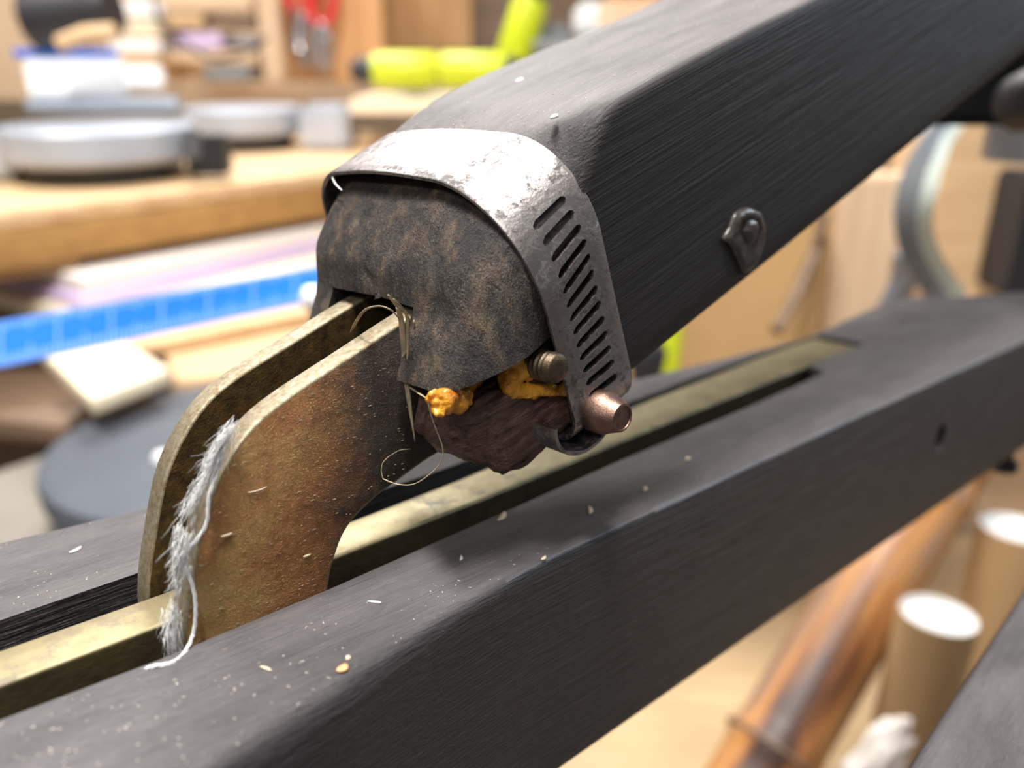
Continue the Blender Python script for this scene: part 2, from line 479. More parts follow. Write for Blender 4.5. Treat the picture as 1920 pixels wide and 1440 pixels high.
# ================================================================== the arm
armo = tag(empty('folding_arm', M_ARM), 'tapered black wooden arm with a charred split end gripping two curved metal plates', 'arm')
HI = [(-10, 24), (0, 26.2), (6, 28.0), (18, 29.6), (24, 31.6), (34, 33.2), (60, 33.6), (90, 33), (130, 31.6), (180, 32), (600, 33)]
LO = [(-10, -34), (30, -35), (100, -35.5), (210, -35), (600, -37)]
NR = [(-10, 24), (10, 26), (22, 21), (26, 12), (31, 6), (38, 3), (600, 2.5)]      # near-top corner radius
def s_front(e): return interp([(-40, -40), (-8, -26), (3, -16), (12, -13), (22, -3), (27, 1), (34, 4)], e)
rings = []
us = [0, .6, 1.6, 3, 5, 7.5, 10.5, 14, 18, 22, 26, 30, 34, 38, 42, 47, 52, 58, 65, 73] + list(np.arange(82, 620, 10.0))
def arm_ring(u, inset, front=True):
    yn = interp([(0, 132.8), (8, 131.4), (20, 131), (600, 131)], u); yf = interp([(0, 206), (20, 208), (60, 212), (600, 212)], u)
    hi, lo = interp(HI, u), interp(LO, u); nr = interp(NR, u)
    base = rrect(yn, yf, lo, hi, (nr, 12 if u < 40 else 9, 10, 9), 9, 9)
    cy, cz = 170.0, -2.0
    out = []
    for y, e in base:
        # inset towards the middle of the section
        hy, hz = (37.0, 30.0)
        y2 = y + (-1 if y > cy else 1) * inset * min(1, abs(y - cy) / hy) * 1.0
        e2 = e + (-1 if e > cz else 1) * inset * min(1, abs(e - cz) / hz) * .55
        fade = max(0, 1 - u / 46.0) ** 1.3
        s_ = u + s_front(e2) * fade
        dn = 0
        if u < 40:
            q = Vector((s_, y2, e2))
            dn = .55 * noise.noise(q * .09) + .28 * noise.noise(q * .3)
            fk = max(0, 1 - u / 22.0)
            s_ += dn * 1.6 * fk
            y2 += dn * (1 if y > cy else -1) * fk
        out.append(Vector((s_, y2, e2)))
    return out
INS = {0: 9.5, .6: 7.2, 1.6: 5.2, 3: 3.6, 5: 2.2, 7.5: 1.1, 10.5: .4}
for k in range(8):   # closing rings on the end face
    inner = arm_ring(0, 9.5 + 27.0 * (8 - k) / 8.0); rings.append(inner)
nface = len(rings)
for u in us: rings.append(arm_ring(u, INS.get(u, 0)))
V, F = loft(rings)
nring = len(rings[0])
idx = []
for f_ in F:
    i = min(f_) // nring
    idx.append(1 if i < nface + 7 and len(f_) == 4 else (1 if i == 0 else 0))
ab = mesh_obj('arm_body', V, F, ['arm', 'nose'], armo, True, M_ARM, idx)
# cutters: the two plate slots (in arm frame), and the split along the grain on the near cheek
inv = M_ARM.inverted() @ M_SUB
def sub(p): return inv @ Vector(p)
def slot_cut(y0, y1, dx=0):
    pl = [(60, 44 - 2), (80 + dx, 48.5), (96 + dx, 54.8), (115 + dx, 62.2), (140 + dx, 68), (150, 60), (150, 0), (60, 0)]
    return prism('cut', pl, y0, y1, lambda u, v, a: sub((u, a, v)), 'arm', None, M_ARM)
crack = [(-60, -8.5), (-20, -9.2), (-6, -9.0), (6, -7.0), (10, -9), (14, -22), (12, -45), (-60, -45)]
ck = prism('cut', crack, 120, 155.6, lambda u, v, a: (u, a + 0, v), 'arm', None, M_ARM)
under = [(-60, -12), (-22, -12), (2, -30), (2, -60), (-60, -60)]
ck2 = prism('cut', under, 150, 230, lambda u, v, a: (u, a, v), 'arm', None, M_ARM)
bpy.context.view_layer.update()
boolean(ab, [slot_cut(155.4, 190.6), ck, ck2])
ab.data.set_sharp_from_angle(angle=math.radians(42))

# lower lip of the split end
lp_r = []
def lip_ring(t):
    s_ = -27 + 45 * t
    top = interp([(0, -20), (.07, -16.2), (.16, -15.5), (.5, -18.5), (.62, -17.0), (.7, -22), (1, -29)], t)
    bot = interp([(0, -27), (.06, -34), (.16, -40), (.28, -41.5), (.5, -39), (.75, -36.5), (1, -35.5)], t)
    y0 = interp([(0, 147), (.08, 142), (.2, 139), (.5, 136.5), (.8, 133.5), (1, 132.5)], t)
    y1 = 155.0
    r = []
    for y, e in rrect(y0, y1, bot, top, (2.0, 2, 3, 5), 8, 14):
        sl = s_ - (e - top) * .22
        q = Vector((sl * .55, y, e))
        d = .9 * noise.noise(q * .16) + .5 * noise.noise(q * Vector((.12, .5, .5)).x * 3)
        ridge = 1.5 * noise.noise(Vector((sl * .05, y * .5, e * .5))) + .7 * noise.noise(Vector((sl * .12, y * 1.1, e * 1.1)))
        r.append(Vector((sl + d, y + d * .7 - ridge * .6, e + d * .8 + ridge)))
    return r
for t in np.linspace(0, 1, 60): lp_r.append(lip_ring(t))
c_ = sum(lp_r[0], Vector()) / len(lp_r[0])
front = [[c_ + (p - c_) * k - Vector((1.2 * (1 - k), 0, 0)) for p in lp_r[0]] for k in (.25, .6, .88)]
V, F = loft(front + lp_r)
lip = mesh_obj('broken_lip', V, F, 'lip', armo, True, M_ARM)
lip['label'] = 'reddish brown splintered lower lip'

# curved hinge plates
outer = smooth_curve([(134, 66), (114.6, 59.5), (96, 52.2), (80.4, 46.0), (72.3, 41.2), (66.2, 34.6), (61.3, 26.2), (57.4, 14), (54.2, 1), (53, -14), (53, -30)], 6)
inner_ = smooth_curve([(86.5, -30), (87, -14), (88.2, -1), (90.2, 6), (94, 12.4), (101, 17), (109, 20), (118, 23), (134, 27)], 6)
pl = [tuple(p) for p in outer] + [tuple(p) for p in inner_]
toarm = M_ARM.inverted() @ M_SUB
hp1 = prism('hinge_plate', pl, 157, 163.6, lambda u, v, a: (u, a, v), ['plate', 'plate_edge'], armo, M_SUB, .7, 3, True)
pl2 = [(u + 2.2, v - .4) for u, v in pl]
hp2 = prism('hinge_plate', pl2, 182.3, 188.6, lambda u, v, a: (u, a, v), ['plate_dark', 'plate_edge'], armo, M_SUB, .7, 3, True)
hp2['label'] = 'dark curved plate on the far side'
hp1['label'] = 'rusty brown curved plate with a linty worn edge'

# threaded bolt through the split
def threaded(r, l, pitch, seg=28):
    prof = [(r * .55, 0), (r, 0)]; h = 0
    while h < l - 2.0:
        prof += [(r, h + pitch * .3), (r * .88, h + pitch * .55), (r, h + pitch)]; h += pitch
    prof += [(r * .94, h + .2), (r * .94, h + 1.2), (r * .82, h + 1.8), (r * .4, h + 1.9)]
    return lathe(prof, seg)
V, F = threaded(3.7, 22, 1.5)
bp = toarm @ ony(1040, 690, 129)
bolt = mesh_obj('threaded_bolt', [Vector((bp.x + a, bp.y + 21.5 - c, bp.z + b_)) for a, b_, c in V], F, 'steel_dark', armo, True, M_ARM, sharp=50)
# far-away pivot block, knob and washer
bm = bmesh.new(); bmesh.ops.create_cube(bm, size=1)
for v_ in bm.verts: v_.co = Vector((300 + v_.co.x * 190, 172 + v_.co.y * 66, -42 + v_.co.z * 36))
bmesh.ops.bevel(bm, geom=bm.edges[:], offset=3, segments=2, affect='EDGES')
bm.free()

# resin plug on the near side
pp = toarm @ ony(1395, 450, 130.6)
pr = [(1424, 397), (1432, 430), (1424, 475), (1408, 505), (1390, 512), (1380, 490), (1366, 462), (1352, 448), (1364, 425), (1376, 398), (1400, 388)]
oc = [toarm @ ony(x, y, 131) for x, y in pr]
oc = [Vector(q) for q in smooth_curve([tuple(q) for q in oc + oc[:1]], 4)[:-1]]
cc = sum(oc, Vector()) / len(oc)
rr_ = []
for k, dpt in ((1, .4), (.97, -1.2), (.9, -2.2), (.78, -2.7), (.6, -2.4), (.45, -1.7), (.38, -1.5), (.33, -2.9), (.2, -3.6), (.06, -3.7)):
    sh = Vector((0, 0, 0)) if k > .5 else Vector((2.2, 0, 1.5))
    rr_.append([Vector((cc.x + (q.x - cc.x) * k, 131 + dpt * .6, cc.z + (q.z - cc.z) * k)) + sh for q in oc])
V, F = loft(rr_)
rp = mesh_obj('resin_plug', V, F, 'resin', armo, True, M_ARM); rp['label'] = 'glossy dried resin around a small plug'

# ---- amber glue foam squeezed out of the split
def blobs(name, items, voxel, mat, parent, world, amp=.5):
    bm = bmesh.new()
    for p, r in items:
        mm = Matrix.Translation(p)
        bmesh.ops.create_icosphere(bm, subdivisions=2, radius=r, matrix=mm)
    me = bpy.data.meshes.new(name); bm.to_mesh(me); bm.free()
    o = bpy.data.objects.new(name, me); COL.objects.link(o)
    md = o.modifiers.new('r', 'REMESH'); md.mode = 'VOXEL'; md.voxel_size = voxel
    sm = o.modifiers.new('s', 'SMOOTH'); sm.iterations = 3
    dg = bpy.context.evaluated_depsgraph_get()
    m2 = bpy.data.meshes.new_from_object(o.evaluated_get(dg)); bpy.data.objects.remove(o, do_unlink=True)
    m2.name = name
    for v_ in m2.vertices:
        n_ = v_.normal; d = amp * (noise.noise(v_.co * .35) + .5 * noise.noise(v_.co * .9))
        v_.co += n_ * d
    o = bpy.data.objects.new(name, m2); finish(o, mat, parent, True, world); return o
def px_blob(x, y, r, Y): return (toarm @ ony(x, y, Y), r * ony(x, y, Y).__sub__(C0).dot(FW0) / FPX)
rnd = random.Random(3)
it = []
for x, y, r, Y in [(832, 752, 26, 139), (822, 768, 16, 138), (848, 740, 20, 140), (860, 758, 20, 139.5), (872, 742, 16, 141), (815, 745, 14, 139), (880, 725, 15, 143), (893, 716, 14, 144)]:
    it.append(px_blob(x, y, r, Y))
    for q in range(5):
        it.append(px_blob(x + rnd.uniform(-.8, .8) * r, y + rnd.uniform(-.8, .8) * r, r * rnd.uniform(.3, .5), Y - rnd.uniform(-.5, 1.5)))
g1 = blobs('glue_foam', it, .34, 'glue', armo, M_ARM)
it = []
for x, y, r, Y in [(915, 735, 15, 144), (928, 728, 13, 144), (902, 742, 10, 145)]:
    it.append(px_blob(x, y, r, Y))
    for q in range(4):
        it.append(px_blob(x + rnd.uniform(-.8, .8) * r, y + rnd.uniform(-.8, .8) * r, r * rnd.uniform(.3, .5), Y - rnd.uniform(-.5, 1)))
g2 = blobs('glue_foam', it, .34, 'glue', armo, M_ARM)
it = []
def strand(pts, r0, r1, Y0, Y1, n=10):
    pth = smooth_curve(pts, n)
    for i, q in enumerate(pth):
        t = i / (len(pth) - 1)
        it.append(px_blob(q[0] + rnd.uniform(-2, 2), q[1] + rnd.uniform(-2, 2), (r0 + (r1 - r0) * t) * rnd.uniform(.8, 1.2), Y0 + (Y1 - Y0) * t))
for x, y, r, Y in [(975, 690, 26, 137.5), (985, 680, 19, 136.5), (965, 705, 20, 138), (990, 700, 14, 137), (955, 690, 15, 140)]:
    it.append(px_blob(x, y, r, Y))
    for q in range(6):
        it.append(px_blob(x + rnd.uniform(-.8, .8) * r, y + rnd.uniform(-.8, .8) * r, r * rnd.uniform(.3, .5), Y - rnd.uniform(-.5, 1)))
strand([(950, 720), (965, 732), (990, 733), (1015, 733), (1040, 732), (1062, 728)], 16, 9, 139, 133.5)
strand([(952, 700), (945, 720), (955, 735)], 14, 12, 140, 139)
strand([(975, 670), (990, 645), (1008, 628), (1030, 622)], 14, 9, 137.5, 135)
strand([(1000, 620), (1015, 612), (1030, 605)], 6, 5, 135, 133.5)
strand([(1060, 725), (1063, 738)], 8, 6, 133, 132.5)
strand([(930, 752), (945, 742), (960, 738)], 4, 7, 140, 139.5)
g3 = blobs('glue_foam', it, .38, 'glue', armo, M_ARM, .4)
for g in (g1, g2, g3): g['label'] = 'amber foamed glue'

# ================================================================== hose clamp
clamp = tag(empty('hose_clamp', M_ARM), 'perforated stainless steel worm-drive hose clamp around the end of the black arm', 'hose clamp')
# loop in (y,e), arc length parameter, starting at the top far corner going over the top and down the near side
BN = 129.6
def make_loop(top, rad, bn):
    lp = []
    def larc(cy, ce, r, a0, a1, n=14):
        for i in range(n + 1):
            a = math.radians(a0 + (a1 - a0) * i / n); lp.append((cy + r * math.cos(a), ce + r * math.sin(a)))
    larc(199, -26, 11, -90, 0); larc(196, top - 14, 14, 0, 86)
    for i in range(1, 6):
        t = i / 6; lp.append((197 + (bn + rad - 197) * t, top + .9 * math.sin(t * math.pi)))
    larc(bn + rad, top - rad, rad, 90, 180, 26)
    e0 = top - rad
    lp += [(bn, e0 + (-27 - e0) * k / 6) for k in range(1, 7)]
    larc(bn + 9.5, -29, 9.5, 180, 262, 10)
    lp += [(152 + 11 * i, -38.3 + .1 * i) for i in range(4)]
    return lp
loop = make_loop(28.2, 30, BN + .3); loop2 = make_loop(30.8, 23, BN)
LP = np.array(loop + loop[:1]); LP2 = np.array(loop2 + loop2[:1])
LM = (LP + LP2) / 2; seg_ = np.linalg.norm(np.diff(LM, axis=0), axis=1); AL = np.concatenate([[0], np.cumsum(seg_)]); TOT = AL[-1]
def at_loop(t, k=.5):
    t = t % TOT; L_ = LP * (1 - k) + LP2 * k
    return float(np.interp(t, AL, L_[:, 0])), float(np.interp(t, AL, L_[:, 1]))
def nrm_loop(t):
    a = at_loop(t - .8); b_ = at_loop(t + .8); d = np.array(b_) - np.array(a); d /= np.linalg.norm(d); return (d[1], -d[0])
near_ = [q for q in range(len(LM)) if 100 < AL[q] < TOT - 60 and LM[q, 0] < 133]
tc_ = float(np.interp(-3, [-LM[q, 1] for q in near_], [AL[q] for q in near_]))   # near side at e=3
t_first = tc_ - 14.5; pitch_ = 3.72; nsl = 13; wsl = 1.9
BS0, BS1 = .2, 21.6
rows = [BS0, BS0 + .35, 3.6, 5.2, 6.0, 7.2, 14.4, 15.6, 16.4, 18.6, BS1 - .35, BS1]
sl_a, sl_b = 4, 8
SK = -.02
cols = []     # (t, kind) kind: 'L','R' slot left/right edge index
t = t_first - 3
cols_slot = []
for i in range(nsl):
    c0 = t_first + i * pitch_
    cols_slot.append((c0 - wsl / 2, 'L')); cols_slot.append((c0, 'M')); cols_slot.append((c0 + wsl / 2, 'R'))
start, end = cols_slot[0][0], cols_slot[-1][0]
rest = [(q, 'N') for q in np.linspace(end, start + TOT, 90)[1:-1]]
cols = cols_slot + rest
TH = .62
grid = {}
Vb = []; Fb = []
def bandpt(t, s_, off):
    y, e = at_loop(t, (s_ - BS0) / (BS1 - BS0)); n_ = nrm_loop(t)
    return Vector((s_, y + n_[0] * off, e + n_[1] * off))
# orientation of the normal: make it point outwards
yq, eq = at_loop(tc_); nq = nrm_loop(tc_); SGN = 1 if nq[0] < 0 else -1
nc = len(cols)
for li, off in enumerate((TH * SGN, -TH * SGN)):
    for j, (t, kd) in enumerate(cols):
        sk = SK
        if kd == 'N':
            u = (t - end) / (start + TOT - end); sk = SK * max(0, 1 - min(u, 1 - u) * 14)
        for i, s_ in enumerate(rows):
            tt = t
            if i in (sl_a, sl_b):
                if kd == 'L': tt += wsl * .32
                if kd == 'R': tt -= wsl * .32
            o_ = off * (1 if i not in (0, len(rows) - 1) else .55)
            grid[(li, j, i)] = len(Vb); Vb.append(bandpt(tt - sk * (s_ - 11), s_, o_))
nr_ = len(rows)
hole = set()
for j, (t, kd) in enumerate(cols):
    if kd in ('L', 'M'):
        for i in range(sl_a, sl_b): hole.add((j, i))
for li in (0, 1):
    for j in range(nc):
        k = (j + 1) % nc
        for i in range(nr_ - 1):
            if (j, i) in hole: continue
            Fb.append((grid[(li, j, i)], grid[(li, k, i)], grid[(li, k, i + 1)], grid[(li, j, i + 1)]))
for j in range(nc):
    k = (j + 1) % nc
    for i in (0, nr_ - 1): Fb.append((grid[(0, j, i)], grid[(0, k, i)], grid[(1, k, i)], grid[(1, j, i)]))
    for i in range(nr_ - 1):
        h1 = (j, i) in hole; h0 = ((j - 1) % nc, i) in hole
        if h1 != h0: Fb.append((grid[(0, j, i)], grid[(0, j, i + 1)], grid[(1, j, i + 1)], grid[(1, j, i)]))
    for i in range(1, nr_ - 1):
        if ((j, i) in hole) != ((j, i - 1) in hole):
            Fb.append((grid[(0, j, i)], grid[(0, k, i)], grid[(1, k, i)], grid[(1, j, i)]))
band = mesh_obj('band', Vb, Fb, 'band', clamp, True, M_ARM, sharp=40)
# worm screw with tapered end, axis across the arm
sp = toarm @ ony(1168, 784, 121.5)
scr = [(1.5, 0), (4.6, 0), (5.2, .5), (5.2, 6), (4.4, 7)]
h = 7
while h < 30: scr += [(4.5, h + .6), (5.2, h + 1.1), (5.2, h + 1.6), (4.5, h + 2.2)]; h += 2.4
prof = [(.5, .35), (2.9, .3), (3.0, 0), (3.5, .1), (4.9, 4.2), (5.3, 4.8), (5.3, 9.6), (5.0, 10.2)]
h = 10.2
while h < 34: prof += [(4.4, h + .8), (4.4, h + 1.2), (5.1, h + 1.8), (5.1, h + 2.2)]; h += 2.4
prof += [(4, h), (.5, h)]
V, F = lathe(prof, 36)
screw = mesh_obj('worm_screw', [Vector((sp.x + a, sp.y + c, sp.z + b_)) for a, b_, c in V], F, 'copper', clamp, True, M_ARM, sharp=38)
screw['label'] = 'copper coloured worm screw'
# saddle / housing: bent strip that wraps the screw
pts = []
for i in range(27):
    a = math.radians(-25 + 225 * i / 26); pts.append((sp.x - 3 + 10.5 * math.cos(-a), sp.z + 8.2 * math.sin(-a)))
pts = pts
Vh = []; Fh = []
n_ = len(pts)
for yy in (sp.y + 8.6, sp.y + 33):
    for off in (0, .9):
        for i, (a, b_) in enumerate(pts):
            d = Vector((a - sp.x, 0, b_ - sp.z)).normalized(); Vh.append(Vector((a, yy, b_)) + d * off)
for i in range(n_ - 1):
    A = lambda yi, oi, q: (yi * 2 + oi) * n_ + q
    Fh += [(A(0, 0, i), A(0, 0, i + 1), A(1, 0, i + 1), A(1, 0, i)), (A(0, 1, i), A(0, 1, i + 1), A(1, 1, i + 1), A(1, 1, i)),
           (A(0, 0, i), A(0, 0, i + 1), A(0, 1, i + 1), A(0, 1, i)), (A(1, 0, i), A(1, 0, i + 1), A(1, 1, i + 1), A(1, 1, i))]
Fh += [(A(0, 0, 0), A(1, 0, 0), A(1, 1, 0), A(0, 1, 0)), (A(0, 0, n_ - 1), A(1, 0, n_ - 1), A(1, 1, n_ - 1), A(0, 1, n_ - 1))]
mesh_obj('screw_housing', Vh, Fh, 'band', clamp, True, M_ARM, sharp=40)

# ================================================================== lint, straw and threads
def subject_tubes(name, tubes, mat, seg=4, flat=1.0, world=M_SUB):
    V, F = merge([tube_geom(p, r, seg, flat) for p, r in tubes])
    return mesh_obj(name, V, F, mat, None, True, world)
straws = [
    ([(745, 577, 153), (752, 600, 154), (757, 650, 155), (760, 700, 155.2), (768, 760, 155), (778, 828, 155)], 6.5, 'long flattened straw hanging down beside the rusty plate'),
    ([(728, 553, 149), (745, 575, 150.5), (762, 590, 151.5), (765, 640, 153), (762, 700, 154)], 4, 'split straw bent over the top corner of the rusty plate'),
    ([(657, 625, 168), (668, 603, 163), (685, 581, 157), (712, 574, 153), (735, 583, 151), (750, 600, 152)], 3.4, 'curved straw arching from plate to plate at the slots'),
    ([(738, 560, 148.5), (756, 580, 149.5), (772, 605, 150.5)], 3.0, 'short straw lying across the near slot'),
    ([(767, 725, 154), (782, 735, 149), (801, 748, 143)], 4, 'short golden straw stuck into the amber glue'),
    ([(776, 600, 153.5), (778, 640, 154.5), (783, 685, 154.5)], 2.4, 'thin straw running down into the near slot'),
]
for pts, wpx, lab in straws:
    q = smooth_curve([tuple(ony(x, y, Y)) for x, y, Y in pts], 7)
    dep = (Vector(q[0]) - C0).dot(FW0) / FPX
    tubes = [(q, lambda t, w_=wpx * dep * .9: w_ * (1 - .85 * max(0, t - .75) / .25) * (1 - .4 * max(0, .12 - t) / .12))]
    o = subject_tubes('straw', tubes, 'straw', 8, .45)
    tag(o, lab, 'straw', 'straws caught at the joint')
hairs = [
    ([(800, 745, 141), (812, 790, 140), (830, 840, 139), (825, 868, 139), (805, 890, 141), (775, 908, 145), (745, 908, 149), (718, 898, 153)], .16, 'pale curved hair hanging below the splintered lip'),
    ([(718, 898, 155), (715, 880, 156), (722, 862, 156), (748, 845, 156), (770, 842, 156)], .10, 'fine looped hair lying on the rusty plate'),
]
for pts, r, lab in hairs:
    q = smooth_curve([tuple(ony(x, y, Y)) for x, y, Y in pts], 8)
    tag(subject_tubes('hair', [(q, r * .9)], 'straw', 5), lab, 'hair', 'hairs at the joint')
# twisted white thread along the front edge of the near plate
pts = [(418, 830, 156), (408, 880, 156), (392, 930, 155.5), (386, 985, 155.3), (352, 1035, 156), (350, 1060, 156), (364, 1110, 155.6), (367, 1150, 155.3), (362, 1190, 155), (345, 1225, 153.2), (322, 1243, 151.5), (285, 1250, 152.5), (262, 1262, 154.2), (225, 1282, 155)]
q = smooth_curve([tuple(ony(x, y, Y)) for x, y, Y in pts], 8)
tub = []
for ph in (0, 2.1, 4.2):
    qq = [Vector(p_) + Vector((.22 * math.cos(i * .55 + ph), .1 * math.sin(i * .55 + ph), .22 * math.sin(i * .55 + ph))) for i, p_ in enumerate(q)]
    tub.append((qq, .22))
tag(subject_tubes('thread', tub, 'lint', 6), 'white thread trailing down the plate edge onto the black beam', 'thread')
# fuzz of lint on the same edge: uncountable
edge = smooth_curve([(440, 790), (415, 830), (392, 880), (365, 940), (345, 990), (335, 1050), (325, 1110), (320, 1170), (325, 1225)], 20)
rnd = random.Random(11); tub = []
for k in range(1300):
    i = int(rnd.random() ** .9 * (len(edge) - 2)); a = edge[i]
    wx = interp([(0, 12), (60, 20), (110, 30), (len(edge), 18)], i)
    x = a[0] + max(-.6, min(1, rnd.gauss(.15, .38))) * wx; y = a[1] + rnd.uniform(-14, 14)
    Y = 156.4 - rnd.random() * .7 if x > a[0] + 2 else 157 + rnd.random() * 5
    dx = (edge[i + 1] - edge[i]); dx = dx / np.linalg.norm(dx)
    if noise.noise(Vector((i * .11, x * .05, 3.3))) < (-.35 if i < 45 else .0): continue
    L_ = rnd.uniform(12, 55); ang = rnd.gauss(0, .22)
    vx = dx[0] * math.cos(ang) - dx[1] * math.sin(ang); vy = dx[0] * math.sin(ang) + dx[1] * math.cos(ang)
    pp_ = []
    for t in (0, .33, .66, 1):
        lift = .25 + .5 * math.sin(t * 3.1) * rnd.random()
        p_ = ony(x + vx * L_ * t + rnd.uniform(-2, 2), y + vy * L_ * t + rnd.uniform(-2, 2), Y)
        pp_.append(Vector((p_.x - .35, p_.y - lift * .4, p_.z + .1)))
    tub.append((pp_, rnd.uniform(.025, .06)))
o = subject_tubes('lint_fuzz', tub, 'lint', 3)
tag(o, 'white fibrous lint clinging to the front edge of the near plate', 'lint'); o['kind'] = 'stuff'

# ================================================================== chips and sawdust
def flake(name, p, n_, l, wd, ang, mat, h=.35, curl=.3):
    """a small curled shaving lying on a surface"""
    z = n_.normalized(); x = Vector((math.cos(ang), math.sin(ang), 0)); x = (x - z * x.dot(z)).normalized(); y = z.cross(x)
    V = []; F = []
    for i in range(5):
        t = i / 4 - .5
        ww = wd * (1 - 1.2 * t * t * 2) * .5
        for (sy, sz) in ((-1, 0), (1, 0), (1, 1), (-1, 1)):
            V.append(p + x * (l * t) + y * (ww * sy + curl * l * t * t) + z * (.02 + sz * h + curl * l * .35 * t * t))
    for i in range(4):
        for k in range(4):
            m_ = (k + 1) % 4; F.append((i * 4 + k, i * 4 + m_, (i + 1) * 4 + m_, (i + 1) * 4 + k))
    F += [(0, 1, 2, 3), (16, 17, 18, 19)]
    return V, F
chips = [
    (643, 1255, 3.4, 2.6, .3, 'orange_chip', 'orange wood chip on the near edge of the slotted beam'),
    (653, 1235, 1.8, 1.4, .9, 'chip', 'small pale chip beside the orange chip on the beam'),
    (943, 970, 7.0, 2.2, .5, 'chip', 'brown shaving lying at the slot edge in the arm shadow'),
    (1108, 958, 6.0, 1.6, .8, 'chip', 'slim pale shaving on the beam below the clamp screw'),
    (1020, 1048, 2.6, 1.2, .3, 'chip', 'tiny tan chip near the rounded edge of the beam'),
    (865, 1048, 3.0, 1.0, .8, 'lint', 'white sliver on the beam below the splintered lip'),
    (703, 1130, 4.2, .8, 2.2, 'lint', 'curled white sliver on the beam below the rusty plate'),
    (143, 1033, 4.5, 1.4, .4, 'lint', 'white flake on the far side of the slotted beam'),
    (500, 1255, 3.8, .8, 1.9, 'chip', 'curled tan sliver on the beam near the white thread'),
    (1210, 918, 4.0, 1.6, .5, 'chip', 'tan flake on the beam near the screw'),
    (1290, 862, 3.4, 2.2, .5, 'chip', 'yellowish chip at the beam slot past the screw'),
]
for x, y, l, wd, ang, mt, lab in chips:
    V, F = flake('c', onz(x, y), Vector((0, 0, 1)), l * .75, wd * .75, ang, mt, .35)
    tag(mesh_obj('wood_chip', V, F, mt, None, True, M_SUB), lab, 'wood chip', 'chips on the slotted beam')
for x, y, l, wd, lab in ((1040, 220, 2.6, 1.8, 'white fleck on top of the arm beside the clamp'), (975, 152, 3.2, 2.2, 'large white fleck on the rounded top of the arm')):
    d = ray0(x, y); o3 = arm(40, 170, 33.2)
    p_ = C0 + d * ((o3 - C0).dot(E3) / d.dot(E3))
    V, F = flake('c', p_, E3, l, wd, .4, 'lint', .4)
    tag(mesh_obj('paint_fleck', V, F, 'lint', None, True, M_SUB), lab, 'fleck')
# flakes on the rusty plate and fibres on the charred end
for x, y, l, wd, ang, mt, lab in (
    (424, 1004, 2.4, .7, 0, 'chip', 'pale flake stuck on the lower rusty plate'),
    (575, 1042, 1.8, .6, -.4, 'chip', 'pale crumb near the inner curve of the plate'),
    (482, 920, 4.2, .35, .4, 'chip', 'tan curl stuck on the middle of the plate')):
    p_ = ony(x, y, 156.9)
    V, F = flake('c', p_, Vector((0, -1, 0)), l, wd, ang, mt, .25)
    tag(mesh_obj('wood_chip', V, F, mt, None, True, M_SUB), lab, 'wood chip', 'chips on the rusty plate')
pa = ony(626, 335, 196); pb = ony(640, 358, 190)
qv = smooth_curve([tuple(ony(x, y, Y)) for x, y, Y in ((624, 333, 199), (629, 345, 197), (641, 357, 193))], 6)
tag(subject_tubes('sliver', [(qv, lambda t: .35 * (1 - .5 * t))], 'lint', 6), 'glossy white sliver poking from under the band corner', 'sliver')
rnd = random.Random(21)
def dust_on(name, n, sampler, mat, lab):
    parts = []
    for k in range(n):
        r_ = sampler()
        if r_ is None: continue
        p_, n_ = r_
        l = .22 + abs(rnd.gauss(0, .38)); wd = rnd.uniform(.10, .26)
        parts.append(flake('d', p_, n_, l, wd, rnd.uniform(0, 6.3), mat, rnd.uniform(.04, .1), rnd.uniform(-.8, .8)))
    V, F = merge(parts)
    o = mesh_obj(name, V, F, mat, None, True, M_SUB)
    tag(o, lab, 'sawdust'); o['kind'] = 'stuff'
def beam_s():
    x = 20 + 330 * rnd.random() ** 1.8
    yn, yf = interp(YN, x) + 2, interp(YF, x) - 2
    y = rnd.uniform(yn, yf)
    ns = interp(near_slot, x); fs = interp(far_slot[::-1], x)
    if ns - 1 < y < fs + 1: return None
    return Vector((x, y, -.05)), Vector((0, 0, 1))
dust_on('sawdust', 900, beam_s, 'dust', 'fine sawdust specks scattered over the slotted beam')
def plate_s():
    x = rnd.uniform(56, 112); z = rnd.uniform(-1, 56)
    hi_ = interp([(t[0], t[1]) for t in sorted([tuple(q) for q in outer])], x); lo_ = interp([(t[0], t[1]) for t in [tuple(q) for q in inner_][2:]], x) if x > 88 else -2
    if not (lo_ + 1 < z < hi_ - 1): return None
    return Vector((x, 156.97, z)), Vector((0, -1, 0))
dust_on('grit', 240, plate_s, 'straw', 'fine grit stuck to the rusty plate')
def armtop_s():
    s_ = rnd.uniform(24, 150); y = rnd.uniform(136, 206)
    return arm(s_, y, interp(HI, s_)), E3
dust_on('sawdust', 260, armtop_s, 'dust', 'fine sawdust specks on the top of the arm')

